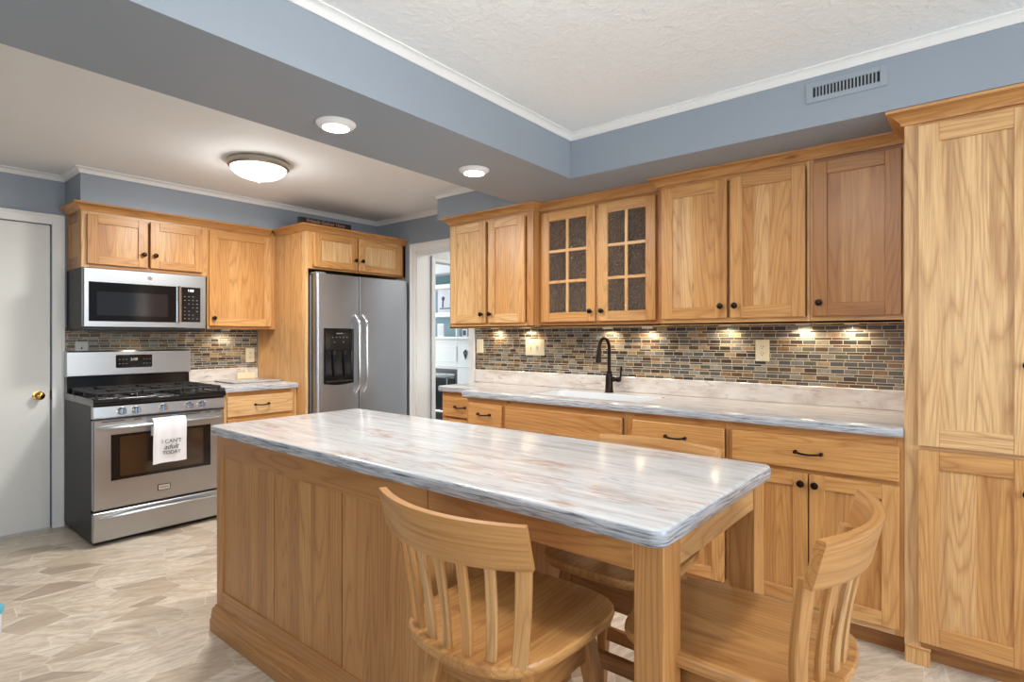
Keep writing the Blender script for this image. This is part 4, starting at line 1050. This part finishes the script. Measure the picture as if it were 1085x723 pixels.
# supply-air grille
t = thing('air_vent', (BX, .428, 2.29), 'blue-grey painted air grille on the soffit above the wall cabinets', 'vent')
FV = Face('S', BX); mb = MB(); va0, va1, vz0, vz1 = .284, .573, 2.249, 2.332
for (a0, a1, z0, z1) in ((va0, va0+.026, vz0, vz1), (va1-.026, va1, vz0, vz1), (va0+.026, va1-.026, vz0, vz0+.021), (va0+.026, va1-.026, vz1-.021, vz1)): FV.box(mb, a0, a1, z0, z1, 0, .007, M['vent'], 'z', .001)
mb.build('frame', t)
mb = MB(); FV.box(mb, va0+.02, va1-.02, vz0+.015, vz1-.015, 0.0004, .001, M['dark_slot'], 'z', 0); mb.build('backing', t)
n = 19
for i in range(1, n):
    a = va0+.026+(va1-va0-.052)*i/n; mb = MB(); FV.box(mb, a-.0026, a+.0026, vz0+.02, vz1-.02, .001, .006, M['vent'], 'z', 0); mb.build('louver', t)

# ------------------------------------------------------------------ small things
t = thing('lettered_sign', (2.51, 4.016, 2.1315), 'long narrow black sign with pale lettering lying atop the refrigerator cabinet', 'sign')
mb = MB(); mb.box(2.278, 2.742, 4.005, 4.028, 2.1315, 2.190, M['sign_black'], 'x', .002); mb.build('board', t)
FSg = Face('R', 4.0048)
text_mesh('lettering', 'Friends Gather Here', .040, M['sign_text'], t, FSg.pt(2.510, 2.168, .0006), FSg.a, (0, 0, 1), .0004, .15)
t = thing('bottle', (.431, 3.216, 0), 'white bottle with a sky-blue cap standing on the floor', 'bottle')
mb = MB(); mb.lathe((.431, 3.216, 0.0005), (0, 0, 1), [(0, .030), (.004, .034), (.09, .036), (.10, .034)], M['white'], 24); mb.build('body', t)
mb = MB(); mb.lathe((.431, 3.216, .098), (0, 0, 1), [(0, .038), (.012, .042), (.028, .041), (.036, .03), (.038, 0)], M['sky_blue'], 24); mb.build('cap', t)

# ------------------------------------------------------------------ living-room fireplace wall seen through the doorway
FL = Face('S', XF)
t = thing('fireplace', (XF+.1, 5.9, 0), 'white panelled fireplace mantel with a black firebox, seen through the doorway', 'fireplace')
mb = MB()
FL.box(mb, 5.0, 5.452, 0, 1.24, -.25, 0, M['paper'], 'z', .002); FL.box(mb, 6.2, 6.7, 0, 1.24, -.25, 0, M['paper'], 'z', .002); FL.box(mb, 5.452, 6.2, .83, 1.24, -.25, 0, M['paper'], 'z', .002)
for z in (.86, 1.19): FL.box(mb, 5.0, 6.7, z, z+.014, 0, .012, M['trim'], 'z', .003)
FL.box(mb, 5.46, 6.1, .93, .942, 0, .008, M['trim'], 'z', .002); FL.box(mb, 5.46, 6.1, 1.13, 1.142, 0, .008, M['trim'], 'z', .002)
FL.box(mb, 5.46, 5.472, .942, 1.13, 0, .008, M['trim'], 'z', .002)
mb.build('surround', t)
mb = MB(); FL.box(mb, 4.98, 6.75, 1.24, 1.272, -.25, .05, M['trim'], 'z', .004); mb.build('mantel_shelf', t)
mb = MB(); FL.box(mb, 5.454, 6.198, 0, .828, -.22, -.06, M['glow_in'], 'z', .002); FL.box(mb, 5.454, 6.198, .80, .828, -.06, .004, M['black_satin'], 'z', .002); FL.box(mb, 5.454, 5.49, .0, .8, -.06, .002, M['black_satin'], 'z', .002)
mb.build('firebox', t)
for z0, z1, q in ((.70, .76, .01), (.22, .25, .006)):
    mb = MB(); FL.box(mb, 5.50, 6.15, z0, z1, -.05, .01, M['chrome'], 'z', q); mb.build('trim_bar', t)
mb = MB(); mb.tube([FL.pt(5.64, .60, .012), FL.pt(5.64, .70, .012)], .008, M['chrome'], 8); mb.build('handle', t)
mb = MB()
for sgn in (-1, 1): mb.tube([FL.pt(5.295, .985, .006), FL.pt(5.295+sgn*.02, 1.03, .006), FL.pt(5.295+sgn*.032, 1.065, .006), FL.pt(5.295+sgn*.012, 1.078, .006), FL.pt(5.295, 1.095, .006)], .006, M['iron'], 8)
mb.tube([FL.pt(5.295, .97, .006), FL.pt(5.295, 1.09, .006)], .005, M['iron'], 8); mb.build('ornament', t)
t = thing('built_in_shelf', (XF+.15, 5.9, 1.55), 'white built-in shelves with teal back above the mantel, seen through the doorway', 'shelf')
for z in (1.575, 1.965):
    mb = MB(); FL.box(mb, 4.9, 6.9, z-.03, z+.03, -.298, .0, M['trim'], 'z', .003); mb.build('shelf_board', t)
mb = MB(); FL.box(mb, 4.9, 6.9, 2.15, ZC-.002, -.298, .0, M['paper'], 'z', .003); mb.build('header', t)
mb = MB(); FL.box(mb, 4.9, 5.20, 1.274, 2.148, -.298, -.01, M['trim'], 'z', .003); mb.build('end_panel', t)
t = thing('picture', (XF+.05, 5.75, 1.607), 'misty print of a lone dark tree on the white shelf, seen through the doorway', 'picture')
mb = MB(); FL.box(mb, 5.50, 5.90, 1.607, 1.93, -.09, -.06, M['pic'], 'z', .002); mb.build('board', t)
mb = MB(); mb.tube([FL.pt(5.80, 1.68, -.058), FL.pt(5.795, 1.78, -.058)], .008, M['pic_ink'], 8); mb.lathe(FL.pt(5.79, 1.80, -.057), (-1, 0, 0), [(0, .03), (.002, .025), (.003, 0)], M['pic_ink'], 12); FL.box(mb, 5.62, 5.86, 1.655, 1.672, -.0595, -.0585, M['pic_ink'], 'z', 0); mb.build('tree', t)
for (y0, y1, h, dd, mm, lb, nm, cat) in ((5.80, 5.93, .18, .08, M['pic'], 'glassy pale frame leaning at the left of the mantel, seen through the doorway', 'framed_photo', 'photo'),
        (5.46, 5.52, .12, .05, M['white_matte'], 'small white candle block on the mantel, seen through the doorway', 'candle', 'candle'),
        (5.33, 5.42, .10, .06, M['pic_ink'], 'small dark photo frame at the right of the mantel, seen through the doorway', 'framed_photo', 'photo')):
    mb = MB()
    if nm == 'candle': mb.lathe(FL.pt((y0+y1)/2, 1.2725, -dd), (0, 0, 1), [(0, .03), (h-.008, .03), (h-.004, .026), (h-.006, .004), (h+.012, .002)], mm, 20)
    else:
        FL.box(mb, y0, y1, 1.2725, 1.2725+h, -dd-.015, -dd, M['trim'], 'z', .003); FL.box(mb, y0+.015, y1-.015, 1.288, 1.2725+h-.015, -dd, -dd+.002, mm, 'z', 0)
    tag(mb.build(nm, base=FL.pt((y0+y1)/2, 1.2725, -dd)), lb, cat)
